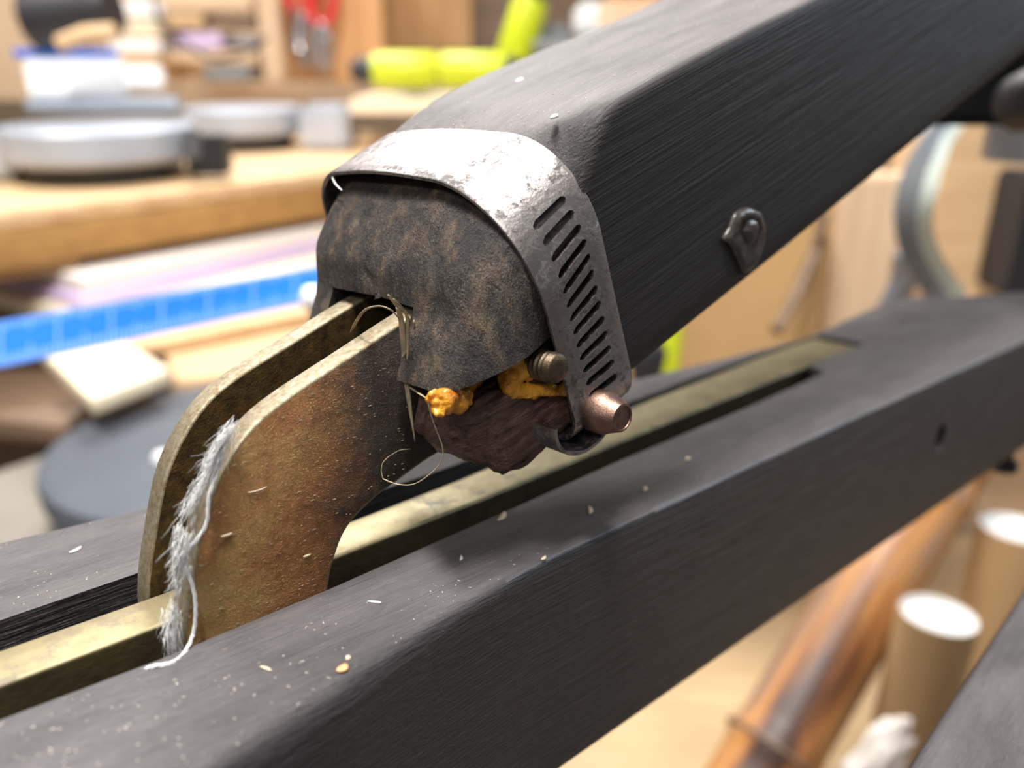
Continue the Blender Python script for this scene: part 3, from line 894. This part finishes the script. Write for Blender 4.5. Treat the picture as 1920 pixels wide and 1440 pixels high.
# ================================================================== the workshop around it
def bgbox(name, r0, r1, f0, f1, z0, z1, mat, parent=None, bev=.003, rz=0.0):
    bm = bmesh.new(); bmesh.ops.create_cube(bm, size=1)
    c = Vector(((r0 + r1) / 2, (f0 + f1) / 2, (z0 + z1) / 2)); d = Vector((r1 - r0, f1 - f0, z1 - z0))
    for v_ in bm.verts: v_.co = Vector((v_.co.x * d.x, v_.co.y * d.y, v_.co.z * d.z))
    if bev: bmesh.ops.bevel(bm, geom=bm.edges[:], offset=min(bev, min(d) * .3), segments=2, affect='EDGES')
    mw = M_BG @ Matrix.Translation(c) @ Matrix.Rotation(rz, 4, 'Z')
    return bm_obj(name, bm, mat, parent, True, mw, 40)
def pbox(name, x0, x1, y0, y1, f, depth, mat, parent=None, bev=.003, rz=0.0):
    xm, ym = (x0 + x1) / 2, (y0 + y1) / 2
    ra = bgf(x0, ym, f)[0]; rb = bgf(x1, ym, f)[0]; zt = bgf(xm, y0, f)[1]; zb = bgf(xm, y1, f)[1]
    if parent is not None and parent.name == 'miter_saw': zb = max(zb, ZB + .0008)
    return bgbox(name, ra, rb, f, f + depth, zb, zt, mat, parent, bev, rz)
def bglathe(name, prof, c, mat, parent=None, seg=48, rot_=None, caps=True):
    V, F = lathe(prof, seg)
    if not caps: F = F[:-2]
    mw = M_BG @ Matrix.Translation(Vector(c))
    if rot_ is not None: mw = mw @ rot_
    return mesh_obj(name, V, F, mat, parent, True, mw, sharp=35)
def bgtube(name, path, rad, mat, parent=None, seg=10, flat=1.0):
    V, F = tube_geom(path, rad, seg, flat)
    return mesh_obj(name, V, F, mat, parent, True, M_BG, sharp=50)
def bgempty(name, r, f, z): return empty(name, M_BG @ Matrix.Translation((r, f, z)))
def poly_slab(name, pts, z0, z1, mat, parent=None, bev=.003):
    return prism(name, pts, z0, z1, lambda u, v, a: (u, v, a), mat, parent, M_BG, bev, 2)

# ---- shell: floor, rear wall
struct(bgbox('floor', -3, 3, -1.0, 3.2, -.72, -.70, 'concrete', None, 0))
struct(bgbox('wall_back', -3, 3, 3.2, 3.25, -.70, .6, 'pale_card', None, 0))

# ---- left bench
ZB = -.085
a0 = bgz(-260, 430, ZB); a1 = bgz(0, 396, ZB); a2 = bgz(640, 317, ZB); a3 = (a2[0] + (a2[0] - a1[0]) * .9, a2[1] + (a2[1] - a1[1]) * .9)
bench = tag(bgempty('workbench', a1[0], a1[1], ZB), 'pine topped workbench with a thick fir edge, carrying the grey miter saw', 'workbench')
dv = Vector((a3[0] - a0[0], a3[1] - a0[1])).normalized(); nv = Vector((-dv.y, dv.x))
poly_slab('bench_top', [a0, a3, (a3[0] + nv.x * .75, a3[1] + nv.y * .75), (a0[0] + nv.x * .75, a0[1] + nv.y * .75)], ZB - .016, ZB, 'pine', bench)
off = lambda p_, k: (p_[0] + nv.x * k, p_[1] + nv.y * k)
poly_slab('edge_board', [off(a0, -.004), off(a3, -.004), off(a3, .03), off(a0, .03)], ZB - .052, ZB - .0165, 'fascia', bench)
lg = bgz(135, 500, ZB - .06); lg = (lg[0], lg[1] + .03)
poly_slab('leg_panel', [off(a0, .0), off((a1[0] + (a2[0] - a1[0]) * .155, a1[1] + (a2[1] - a1[1]) * .155), .0), off((a1[0] + (a2[0] - a1[0]) * .155, a1[1] + (a2[1] - a1[1]) * .155), .04), off(a0, .04)], ZB - .0615, ZB - .0525, 'fascia', bench)
tag(poly_slab('rear_board', [off(a0, .40), off(a3, .40), off(a3, .42), off(a0, .42)], -.70, ZB - .09, 'dark_ply'), 'dark board closing the back of the space under the bench', 'board')
# boards stored on the lower shelf
ZS = -.195
b1 = bgz(140, 600, ZS); b2 = bgz(620, 480, ZS)
shelf = tag(poly_slab('lower_shelf', [off(b1, .04), off((b2[0] + .3, b2[1] + .14), .04), off((b2[0] + .3, b2[1] + .14), .3), off(b1, .3)], ZS - .004, ZS, 'pale_pine'), 'tan lower shelf board behind the blue straightedge', 'shelf')
def stack_board(name, px0, py0, px1, py1, z0, z1, mat, lab, cat, depth=.2):
    p1 = bgz(px0, py0, z1); p2 = bgz(px1, py1, z1)
    e = (p2[0] + (p2[0] - p1[0]) * .5, p2[1] + (p2[1] - p1[1]) * .5)
    d_ = Vector((e[0] - p1[0], e[1] - p1[1])).normalized(); n2 = Vector((-d_.y, d_.x))
    o = poly_slab(name, [p1, e, (e[0] + n2.x * depth, e[1] + n2.y * depth), (p1[0] + n2.x * depth, p1[1] + n2.y * depth)], z0, z1, mat, None, .002)
    return tag(o, lab, cat, None)
stack_board('foam_board', 150, 520, 600, 425, ZS + .0305, ZS + .047, 'foamwhite', 'pinkish white foam board on top of the stack under the bench', 'board')
stack_board('foam_board', 150, 560, 600, 455, ZS + .0185, ZS + .030, 'lilac', 'lilac foam board in the stack under the bench', 'board')
stack_board('pine_board', 170, 600, 600, 490, ZS + .0005, ZS + .018, 'pale_pine', 'cream pine board at the bottom of the stack under the bench', 'board')

# ---- blue straightedge with printed scale
rul = tag(bgempty('straightedge', *bgf(0, 640, .36)[:1], .36, -.1), 'bright blue straightedge with a white printed scale leaning behind the plates', 'straightedge')
def quad_bar(name, c00, c01, c10, c11, th, mat, parent):
    """c00 bottom-left, c01 top-left, c10 bottom-right, c11 top-right (world workshop points); thickness backwards"""
    V = [Vector(c) for c in (c00, c01, c11, c10)]; n2 = (V[1] - V[0]).cross(V[3] - V[0]).normalized()
    if n2.y < 0: n2 = -n2
    V = V + [v_ + n2 * th for v_ in V]
    F = [(0, 1, 2, 3), (4, 5, 6, 7), (0, 1, 5, 4), (1, 2, 6, 5), (2, 3, 7, 6), (3, 0, 4, 7)]
    return mesh_obj(name, V, F, mat, parent, False, M_BG)
def P3(x, y, f): r_, z_ = bgf(x, y, f); return Vector((r_, f, z_))
BL, TL, BR, TR = P3(-120, 712, .335), P3(-120, 624, .345), P3(760, 527, .475), P3(760, 470, .487)
ruler_blade = quad_bar('blade', BL, TL, BR, TR, .004, 'blue', rul)
nrm_ = (TL - BL).cross(BR - BL).normalized(); nrm_ = nrm_ if nrm_.y < 0 else -nrm_
parts = []
for k in range(100):
    t = (k + .5) / 100; hgt = .62 if k % 10 == 0 else (.40 if k % 5 == 0 else .24)
    lo_ = BL.lerp(BR, t); up_ = TL.lerp(TR, t); dx = (BR - BL).normalized() * .0004
    for side in (0, 1):
        A0, A1 = (lo_, lo_.lerp(up_, hgt)) if side == 0 else (up_, up_.lerp(lo_, hgt * .7))
        q = [A0 - dx, A0 + dx, A1 + dx, A1 - dx]; o_ = nrm_ * .0003
        parts.append(([v_ + o_ for v_ in q] + [v_ for v_ in q], [(0, 1, 2, 3), (0, 1, 5, 4), (1, 2, 6, 5), (2, 3, 7, 6), (3, 0, 4, 7)]))
V, F = merge(parts); mesh_obj('printed_scale', V, F, 'tick', ruler_blade, False, M_BG)
kb = P3(586, 560, .33)
knob = tag(bgempty('chrome_knob', *kb), 'small knob with its glint painted white, beside the arm end below the blue straightedge', 'knob')
bglathe('cap', [(.0005, .005), (.003, .0045), (.0045, .002), (.0045, -.002), (.003, -.0045)], kb, 'white', knob, 24)  # white colour stands for the bright glint on the knob
bglathe('stem', [(.0015, -.004), (.0015, -.030)], kb, 'chrome', knob, 12)

# ---- pale offcut, brown planks and round pad on the low surface
ZL = -.215
struct_low = tag(poly_slab('low_table', [bgz(-700, 1500, ZL - .05), bgz(500, 1300, ZL - .05), bgz(760, 620, ZL - .05), (-.42, .60)], ZL - .07, ZL - .05, 'concrete'), 'grey brown low table top under the round pad', 'table')
q = [bgz(72, 652, ZL + .03), bgz(225, 636, ZL + .03), bgz(318, 690, ZL + .03), bgz(170, 748, ZL + .03)]
tag(poly_slab('pine_offcut', q, ZL + .016, ZL + .03, 'pale_pine'), 'pale cream pine offcut beside the round charcoal pad', 'offcut')
q = [bgz(225, 640, ZL + .02), bgz(640, 560, ZL + .02), bgz(640, 500, ZL + .02), bgz(200, 570, ZL + .02)]
tag(poly_slab('brown_plank', [bgz(230, 655, ZL + .015), bgz(700, 560, ZL + .015), bgz(760, 515, ZL + .015), bgz(190, 580, ZL + .015)], ZL + .0025, ZL + .015, 'pine'), 'tan plank lying below the blue straightedge', 'plank')
tag(poly_slab('brown_plank', [bgz(330, 712, ZL + .002), bgz(740, 660, ZL + .002), bgz(740, 560, ZL + .002), bgz(300, 640, ZL + .002)], ZL - .05, ZL + .001, 'pine'), 'pinkish tan plank just behind the round pad', 'plank')
tag(poly_slab('dark_plank', [bgz(-250, 760, ZL - .03), bgz(120, 800, ZL - .03), bgz(230, 690, ZL - .03), bgz(-250, 690, ZL - .03)], ZL - .05, ZL - .03, 'dark_ply'), 'dark brown board left of the pale offcut', 'plank')
cr, cf = bgz(405, 822, ZL + .0)
pad = tag(bgempty('round_pad', cr, cf, ZL), 'round charcoal foam disc with a small pale centre button', 'pad')
rad_ = abs(bgz(85, 830, ZL)[0] - cr) * .98
bglathe('disc', [(.001, 0), (rad_ * .93, 0), (rad_ * .985, -.003), (rad_, -.009), (rad_ * .99, -.020), (rad_ * .95, -.022), (rad_ * .95, -.05), (.001, -.05)], (cr, cf, ZL), 'pad', pad, 72)
kr, kf = bgz(302, 850, ZL + .004)
bglathe('button', [(.0005, .005), (.004, .004), (.006, .001), (.006, -.002)], (kr, kf, ZL), 'white', pad, 24)

# ---- miter saw on the bench
ZT = -.028
sr, sf = bgz(186, 233, ZT)
saw = tag(bgempty('miter_saw', sr, sf, ZB), 'grey cast aluminium miter saw with round turntables and a white fence', 'saw')
R1 = abs(bgz(12, 233, ZT)[0] - sr)
tt1 = bglathe('turntable', [(.001, 0), (R1 * .97, 0), (R1, -.003), (R1, -.030), (R1 * .94, -.036), (R1 * .6, -.036), (.001, -.036)], (sr, sf, ZT), 'alu', saw, 64)
bglathe('turntable_foot', [(R1 * .8, 0.0005), (R1 * .8, .0205)], (sr, sf, ZB), 'black', tt1, 40)
s2r, s2f = bgz(455, 200, ZT); R2 = abs(bgz(345, 200, ZT)[0] - s2r)
tt2 = bglathe('turntable', [(.001, 0), (R2 * .97, 0), (R2, -.003), (R2, -.030), (R2 * .94, -.036), (R2 * .6, -.036), (.001, -.036)], (s2r, s2f, ZT), 'alu', saw, 64)
bglathe('turntable_foot', [(R2 * .8, 0.0005), (R2 * .8, .0205)], (s2r, s2f, ZB), 'black', tt2, 40)
pbox('miter_lock', 345, 420, 255, 330, sf - R1 * .35, .03, 'black', saw)
pbox('miter_lock_plate', 345, 372, 240, 300, sf - R1 * .60, .01, 'chrome', saw)
pbox('side_foot', 560, 652, 200, 292, s2f - .05, .10, 'alu', saw, .008)
pbox('front_foot', -80, 22, 262, 336, sf - R1 * .5, .06, 'alu', saw, .006)
pbox('fence', 45, 228, 108, 182, sf + R1 * .35, .02, 'white', saw, .004)
pbox('fence', 228, 300, 122, 166, sf + R1 * .5, .02, 'white', saw, .004)
pbox('fence_rail', 22, 212, 92, 108, sf + R1 * .36, .018, 'blue', saw, .002)
pbox('fence_base', 45, 330, 182, 208, sf + R1 * .3, .02, 'alu', saw, .003)
mr, mz = bgf(140, 25, sf + .05)
bglathe('motor', [(.001, -.05), (.030, -.05), (.035, -.045), (.035, .03), (.028, .045), (.001, .045)], (mr, sf + .05, mz), 'black', saw, 36, Matrix.Rotation(math.radians(80), 4, 'Y'))
ar, az = bgf(85, 40, sf + .03)
bgtube('blade_guard', [Vector((ar, sf + .04, az + .07)), Vector((ar - .004, sf + .04, az + .02)), Vector((ar + .01, sf + .04, az - .03))], .010, 'grey', saw, 12, .6)
hr, hz = bgf(165, 72, sf - .01)
bgtube('handle', [Vector((hr - .03, sf - .01, hz - .006)), Vector((hr, sf - .012, hz + .004)), Vector((hr + .03, sf - .01, hz + .006))], .009, 'pine', saw, 12)

# ---- stacked white boards and shelf goods at the back
FB = max(sf + .45, s2f + R2 + .06)
for k, (y0, y1, mt, lab) in enumerate(((0, 34, 'white', 'upper white panel in the pile behind the saw fence'), (38, 70, 'pale_pine', 'cream board in the pile behind the saw fence'), (74, 100, 'white', 'lower white panel in the pile behind the saw fence'), (103, 150, 'pine', 'tan board at the bottom of the pile behind the saw'))):
    tag(pbox('stacked_panel', 205, 298, y0, y1, FB, .25, mt), lab, 'panel', 'panels piled behind the saw')
for x0, x1, y0, y1, mt, lab in ((308, 470, -20, 22, 'pale_card', 'pale box on the back shelf'), (310, 382, 26, 52, 'pine', 'tan carton on the back shelf'), (392, 478, 30, 54, 'dark_ply', 'dark wooden tray on the back shelf'), (330, 416, 62, 92, 'lilac', 'lilac packet on the back shelf'), (430, 482, 66, 88, 'grey', 'grey tin on the back shelf'), (306, 480, 96, 120, 'pale_card', 'tan storage box under the cable'), (380, 470, 124, 152, 'grey', 'grey case on the bench behind the round table of the saw')):
    tag(pbox('storage_box', x0, x1, y0, y1, FB + .02, .12, mt), lab, 'box')
p_ = [P3(285, -10, FB - .03), P3(300, 40, FB - .03), P3(345, 80, FB - .03), P3(400, 110, FB - .03), P3(470, 95, FB - .03), P3(500, 70, FB - .03)]
tag(bgtube('power_cable', smooth_curve([tuple(q) for q in p_], 8), .0035, 'black'), 'black power cable drooping across the back shelf boxes', 'cable')
tag(pbox('wall_panel', -60, 205, -40, 190, FB + .2, .03, 'pale_card'), 'pale board wall behind the black saw motor', 'panel')
tag(pbox('shelf_back', 200, 1300, -60, 200, FB + .36, .03, 'pale_card'), 'tan back board of the shelf', 'panel')

# ---- wooden cabinet frame with hanging tools
FP = FB + .0
rack = tag(bgempty('tool_cabinet', *bgf(600, 100, FP)[:1], FP, 0), 'orange brown wooden cabinet upright with tools hanging on it', 'cabinet')
pbox('upright', 622, 716, -80, 158, FP, .09, 'cedar', rack)
pbox('upright', 484, 522, -80, 150, FP + .02, .05, 'pale_card', rack)
pbox('side_panel', 518, 626, -80, 152, FP + .06, .02, 'brown_ply', rack)
pbox('inner_panel', 714, 884, -80, 96, FP + .12, .02, 'brown_ply', rack)
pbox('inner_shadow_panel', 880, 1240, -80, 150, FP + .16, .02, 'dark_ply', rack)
pbox('upright', 1150, 1250, -80, 60, FP + .05, .06, 'cedar', rack)
tag(pbox('bench_ledge', 655, 1000, 186, 215, FP - .20, .195, 'pale_pine'), 'cream pine ledge in front of the tool cabinet', 'ledge')
def pliers(x, y, lab, sc=1.0, tilt=0):
    f_ = FP - (.02 if sc > 1.15 else .05)
    r0, z0 = bgf(x, y, f_)
    e = bgempty('pliers', r0, f_, z0); tag(e, lab, 'pliers', 'pliers hanging on the cabinet')
    for sgn in (-1, 1):
        pth = [Vector((r0 + sgn * .004, f_, z0)), Vector((r0 + sgn * .016 * sc, f_, z0 + .02 * sc)), Vector((r0 + sgn * .022 * sc, f_, z0 + .05 * sc)), Vector((r0 + sgn * .018 * sc, f_, z0 + .09 * sc))]
        bgtube('grip', smooth_curve([tuple(q) for q in pth], 5), .0065 * sc, 'red', e, 10)
        pth = [Vector((r0 + sgn * .003, f_, z0)), Vector((r0 - sgn * .007 * sc, f_, z0 - .02 * sc)), Vector((r0 - sgn * .004 * sc, f_, z0 - .055 * sc))]
        bgtube('jaw', smooth_curve([tuple(q) for q in pth], 5), lambda t: .007 * sc * (1 - .5 * t), 'chrome' if sgn < 0 else 'grey', e, 8)
    bglathe('rivet', [(.001, .009), (.007, .008), (.008, .0), (.007, -.008), (.001, -.009)], (r0, f_, z0), 'chrome', e, 16, Matrix.Rotation(math.pi / 2, 4, 'X'))
pliers(568, 35, 'red gripped pliers hanging on the cabinet side panel', 1.2)
pliers(604, 50, 'darker red gripped pliers hanging against the orange upright', 1.1)
sp_ = [P3(556, 10, FP - .03), P3(556, 60, FP - .03), P3(556, 92, FP - .03)]
tag(bgtube('spanner', [tuple(q) for q in sp_], lambda t: .008 + .010 * max(0, t - .6) / .4, 'chrome', None, 14, .5), 'steel spanner with a rounded end hanging by the pliers', 'spanner')

# ---- lime green power tools
def drill(x, y, f_, lab, flip=1, sc=1.0, tip=0, lay=0):
    r0, z0 = bgf(x, y, f_)
    if lay: z0 = bgf(800, 186, FP - .20)[1] + .036
    e = bgempty('cordless_tool', r0, f_, z0); tag(e, lab, 'power tool', 'lime green power tools')
    base = M_BG @ Matrix.Translation((r0, f_, z0)) @ Matrix.Rotation(tip, 4, 'Y') @ Matrix.Rotation(lay, 4, 'X') @ Matrix.Diagonal((flip * sc, sc, sc, 1))
    def lt(name, prof, mt, rot_, off_):
        V, F = lathe(prof, 28); mw = rot_.to_4x4(); mw.translation = Vector(off_)
        mesh_obj(name, [mw @ Vector(v_) for v_ in V], F, mt, e, True, base, sharp=35)
    ry = Matrix.Rotation(math.pi / 2, 3, 'Y')
    lt('motor_housing', [(.001, -.05), (.022, -.05), (.027, -.042), (.027, .03), (.024, .05), (.001, .05)], 'lime', ry, (0, 0, .0))
    lt('chuck', [(.001, .05), (.020, .05), (.020, .065), (.013, .085), (.001, .085)], 'black', ry, (0, 0, 0))
    lt('grip', [(.001, 0), (.015, 0), (.014, -.03), (.016, -.075), (.001, -.075)], 'grey', Matrix.Rotation(math.radians(-12), 3, 'Y'), (-.012, 0, -.018))
    bm = bmesh.new(); bmesh.ops.create_cube(bm, size=1)
    for v_ in bm.verts: v_.co = Vector((.0 + v_.co.x * .075, v_.co.y * .05, -.105 + v_.co.z * .035))
    bmesh.ops.bevel(bm, geom=bm.edges[:], offset=.006, segments=2, affect='EDGES')
    bm_obj('battery', bm, 'grey', e, True, base)
drill(978, 60, FP - .03, 'tall lime green cordless tool standing behind the arm', 1, 1.0, math.radians(-70))
drill(762, 166, FP - .155, 'lime green tool lying low beside the orange upright', -1, .9, 0, math.radians(84))
drill(885, 160, FP - .155, 'lime green tool lying against the top of the arm', 1, .9, 0, math.radians(84))
for x0, x1, y0, y1, mt, lab in ((726, 830, 128, 156, 'grey', 'grey tool case behind the lime tools'), (842, 946, 112, 150, 'alu', 'grey metal box between the lime tools'), (1010, 1072, 45, 110, 'grey', 'dark grey case beside the tall lime tool'), (1080, 1148, 5, 70, 'white', 'pale bottle shaped case near the top of the arm')):
    tag(pbox('tool_case', x0, x1, y0, y1, FP + .03, .07, mt, None, .008), lab, 'case')

# ---- right side: carton, boards, tape
FR = .62
tag(pbox('cardboard_carton', 1100, 1546, 330, 760, FR, .25, 'cardboard', None, .002), 'tan cardboard carton seen through the gap under the arm', 'carton')
p_ = [P3(1455, 620, FR - .06), P3(1490, 560, FR - .04), P3(1530, 470, FR - .015), P3(1545, 400, FR - .01)]
tag(bgtube('diagonal_shadow_stick', [tuple(q) for q in p_], .0045, 'dark_ply'), 'diagonal shadow put in as a thin brown stick leaning on the cardboard carton', 'stick')  # dark rod put in where a diagonal shadow crosses the carton
tag(pbox('fir_sheet', 1552, 1720, 330, 760, FR + .04, .03, 'pale_card'), 'pale fir panel standing beside the cardboard carton', 'panel')
tag(pbox('cedar_block', 1738, 1905, 180, 760, FR + .10, .10, 'pine'), 'orange tan plank standing behind the tape', 'plank')
tag(pbox('dark_sheet', 1640, 2100, 300, 760, FR + .30, .03, 'dark_ply'), 'dark board in the shade behind the tape', 'panel')
tag(pbox('dark_strip', 1912, 1990, 330, 560, FR + .02, .05, 'black'), 'black upright strip at the edge of the plank', 'strip')
# bent steel tape with ticks
ft = FR - .10
path = smooth_curve([(1795, 205, ft + .02), (1755, 262, ft), (1722, 330, ft - .01), (1708, 400, ft - .01), (1718, 470, ft), (1760, 545, ft + .02), (1800, 600, ft + .03)], 12)
pts3 = [P3(*q) for q in path]
tp = tag(bgempty('tape_measure', *pts3[0]), 'curled steel measuring tape with dark tick marks hanging behind the arm', 'tape measure')
def ribbon(name, pts, w0, w1, y_off, mat, par, th=.0012):
    """flat strip between two lateral offsets (metres to the right of the path)"""
    V = []; F = []
    n2 = len(pts)
    for i, q in enumerate(pts):
        t_ = (pts[min(i + 1, n2 - 1)] - pts[max(i - 1, 0)]).normalized(); s_ = Vector((-t_.z, 0, t_.x))
        if s_.x < 0: s_ = -s_
        for a, b_ in ((w0, 0), (w1, 0), (w1, th), (w0, th)): V.append(q + s_ * a + Vector((0, b_ + y_off, 0)))
    for i in range(n2 - 1):
        for k in range(4):
            l = (k + 1) % 4; F.append((i * 4 + k, i * 4 + l, (i + 1) * 4 + l, (i + 1) * 4 + k))
    F += [(0, 1, 2, 3), tuple((n2 - 1) * 4 + k for k in range(4))]
    return mesh_obj(name, V, F, mat, par, True, M_BG, sharp=40)
tape_blade = ribbon('blade', pts3, -.010, .004, 0, 'tape', tp)
ribbon('edge_strip', pts3, .004, .014, 0, 'tapeback', tp)
parts = []
for i in range(6, len(pts3) - 14, 1):
    q = pts3[i]; t_ = (pts3[i + 1] - pts3[i - 1]).normalized(); s_ = Vector((-t_.z, 0, t_.x)); s_ = s_ if s_.x > 0 else -s_
    A = q - s_ * .009; B_ = q + s_ * .001; d_ = t_ * .0010; o_ = Vector((0, -.0004, 0))
    parts.append(([A - d_ + o_, A + d_ + o_, B_ + d_ + o_, B_ - d_ + o_, A - d_, A + d_, B_ + d_, B_ - d_], [(0, 1, 2, 3), (0, 1, 5, 4), (1, 2, 6, 5), (2, 3, 7, 6), (3, 0, 4, 7)]))
V, F = merge(parts); mesh_obj('tick_marks', V, F, 'grey', tape_blade, False, M_BG)
p_ = [P3(1700, 480, ft + .05), P3(1690, 540, ft + .06), P3(1655, 600, ft + .07), P3(1640, 640, ft + .07)]
tag(bgtube('grey_strap', smooth_curve([tuple(q) for q in p_], 6), .009, 'tape', None, 8, .3), 'grey strap hanging below the curled tape', 'strap')
p_ = P3(1790, 575, ft + .12)
tag(bglathe('tan_bead', [(.001, .013), (.012, .011), (.020, .004), (.020, -.004), (.012, -.011), (.001, -.013)], p_, 'orange_chip', None, 28), 'orange tan wooden knob showing above the far end of the beam', 'knob')
# bracket block, dark bolt and white cap where the arm is carried
blk = tag(bgempty('pivot_block', *P3(1860, 150, .26)), 'black wooden pivot block behind the far end of the arm', 'block')
pbox('block_body', 1745, 2150, 40, 238, .285, .05, 'black', blk, .004)
bglathe('bolt_head', [(.001, .016), (.007, .015), (.0085, .011), (.0085, 0), (.001, 0)], P3(1912, 195, .268), 'black', blk, 24, Matrix.Rotation(math.radians(70), 4, 'X'))
wc = P3(1915, 262, .30)
tag(bglathe('white_cap', [(.001, .007), (.010, .007), (.0115, .005), (.0115, -.006), (.010, -.007), (.001, -.007)], wc, 'white', None, 28), 'white plastic cap under the black pivot block', 'cap')
tag(bglathe('lime_strap', [(.001, .02), (.006, .019), (.007, 0), (.006, -.05), (.001, -.05)], P3(1262, 620, FR - .05), 'lime', None, 16), 'lime green handle between the beam and the carton', 'handle')
tag(bglathe('dark_lump', [(.001, .008), (.010, .006), (.013, 0), (.010, -.02), (.001, -.02)], P3(1215, 660, FR - .08), 'black', None, 20), 'small black lump beside the lime handle', 'knob')

# ---- below right: plywood sheet, bamboo, tubes, second dark beam
tag(bgbox('plywood_sheet', -.25, 1.2, .30, 1.04, -.60, -.585, 'plywood_floor'), 'tan plywood sheet lying under the bamboo and tubes', 'plywood')
struct(bgbox('wall_right', .10, 1.6, 1.05, 1.08, -.585, .10, 'pale_card', None, .001))
pb0, pb1 = P3(1765, 880, .50), P3(1360, 1560, .36)
dirv = (pb1 - pb0).normalized()
bam = tag(bgempty('bamboo_pole', *pb0), 'scorched orange brown bamboo pole leaning below the beam', 'bamboo pole')
path = [pb0 + (pb1 - pb0) * (i / 40) for i in range(-6, 47)]
L_ = (pb1 - pb0).length
def brad(t):
    s_ = t * 1.3; d_ = min(abs(s_ - .22), abs(s_ - .95), abs(s_ - 1.2)); return .0265 + .0035 * math.exp(-(d_ / .022) ** 2)
V, F = tube_geom([Vector((0, 0, -.06 * L_ * 2.5 + L_ * 1.3 * i / 52)) for i in range(53)], lambda t: brad(t), 28)
qrot = Vector((0, 0, 1)).rotation_difference(dirv).to_matrix().to_4x4()
culm = mesh_obj('culm', V, F, 'bamboo', bam, True, M_BG @ Matrix.Translation(pb0) @ qrot)
Vn, Fn = lathe([(.027, -.002), (.0312, -.001), (.0318, .001), (.027, .002)], 28)
mesh_obj('node_ring', Vn, Fn, 'dark_ply', culm, True, M_BG @ Matrix.Translation(pb0 + dirv * L_ * .80) @ qrot)
def tube(x, y, f_, rpx, lab, lean=(0, 0)):
    c = P3(x, y, f_); r_ = rpx * f_ * 1.12 / FPX
    e = bgempty('mailing_tube', *c); tag(e, lab, 'cardboard tube', 'cardboard tubes standing below the beam')
    rt_ = Matrix.Rotation(lean[0], 4, 'X') @ Matrix.Rotation(lean[1], 4, 'Y')
    bglathe('tube_wall', [(r_ * .95, -.02), (r_ * .95, -.001), (r_ * .97, 0), (r_, -.0005), (r_, -.19), (r_ * .95, -.19), (r_ * .95, -.02)], c, 'kraft', e, 40, rt_, False)
    bglathe('end_plug', [(.001, -.0045), (r_ * .90, -.0045), (r_ * .945, -.0005), (r_ * .9495, -.0005), (r_ * .9495, -.02), (.001, -.02)], c, 'paper', e, 40, rt_)
tube(1760, 1150, .40, 76, 'cardboard tube with a white plugged end between the bamboo and the dark board', (math.radians(-3), math.radians(3)))
tube(1905, 988, .50, 66, 'cardboard tube with a white plugged end half hidden by the dark board', (math.radians(-3), math.radians(2)))
# crumpled paper
bm = bmesh.new(); bmesh.ops.create_icosphere(bm, subdivisions=4, radius=1)
for v_ in bm.verts:
    d_ = 1 + .35 * noise.noise(v_.co * 2.2) + .2 * abs(noise.noise(v_.co * 5)); v_.co = Vector((v_.co.x * .010, v_.co.y * .010, v_.co.z * .028)) * d_
tag(bm_obj('crumpled_paper', bm, 'foamwhite', None, True, M_BG @ Matrix.Translation(P3(1640, 1432, .335)) @ Matrix.Rotation(.35, 4, 'Y'), 180), 'crumpled grey white paper stuffed between bamboo and tube', 'paper')
# second dark board, lower right
db = [onz(1668, 1475, -60), onz(1960, 1035, -60)]
u_ = (db[1] - db[0]).normalized(); n2 = Vector((u_.y, -u_.x, 0))
st, en = db[0] - u_ * 140, db[1] + u_ * 300
rings = []
for i in range(40):
    c = st.lerp(en, i / 39)
    rings.append([Vector((c.x + n2.x * (y - 0), c.y + n2.y * (y - 0), -60 + z)) for y, z in rrect(0, 80, -60, 0, (4, 4, 4, 4), 4, 6)])
V, F = loft(rings)
mid = st
inv_u = Matrix.Rotation(-math.atan2(u_.y, u_.x), 4, 'Z') @ Matrix.Translation(-mid)
tag(mesh_obj('dark_board', [inv_u @ v_ for v_ in V], F, 'beam', None, True, M_SUB @ inv_u.inverted()), 'grey black wooden board crossing beside the cardboard tubes', 'board')
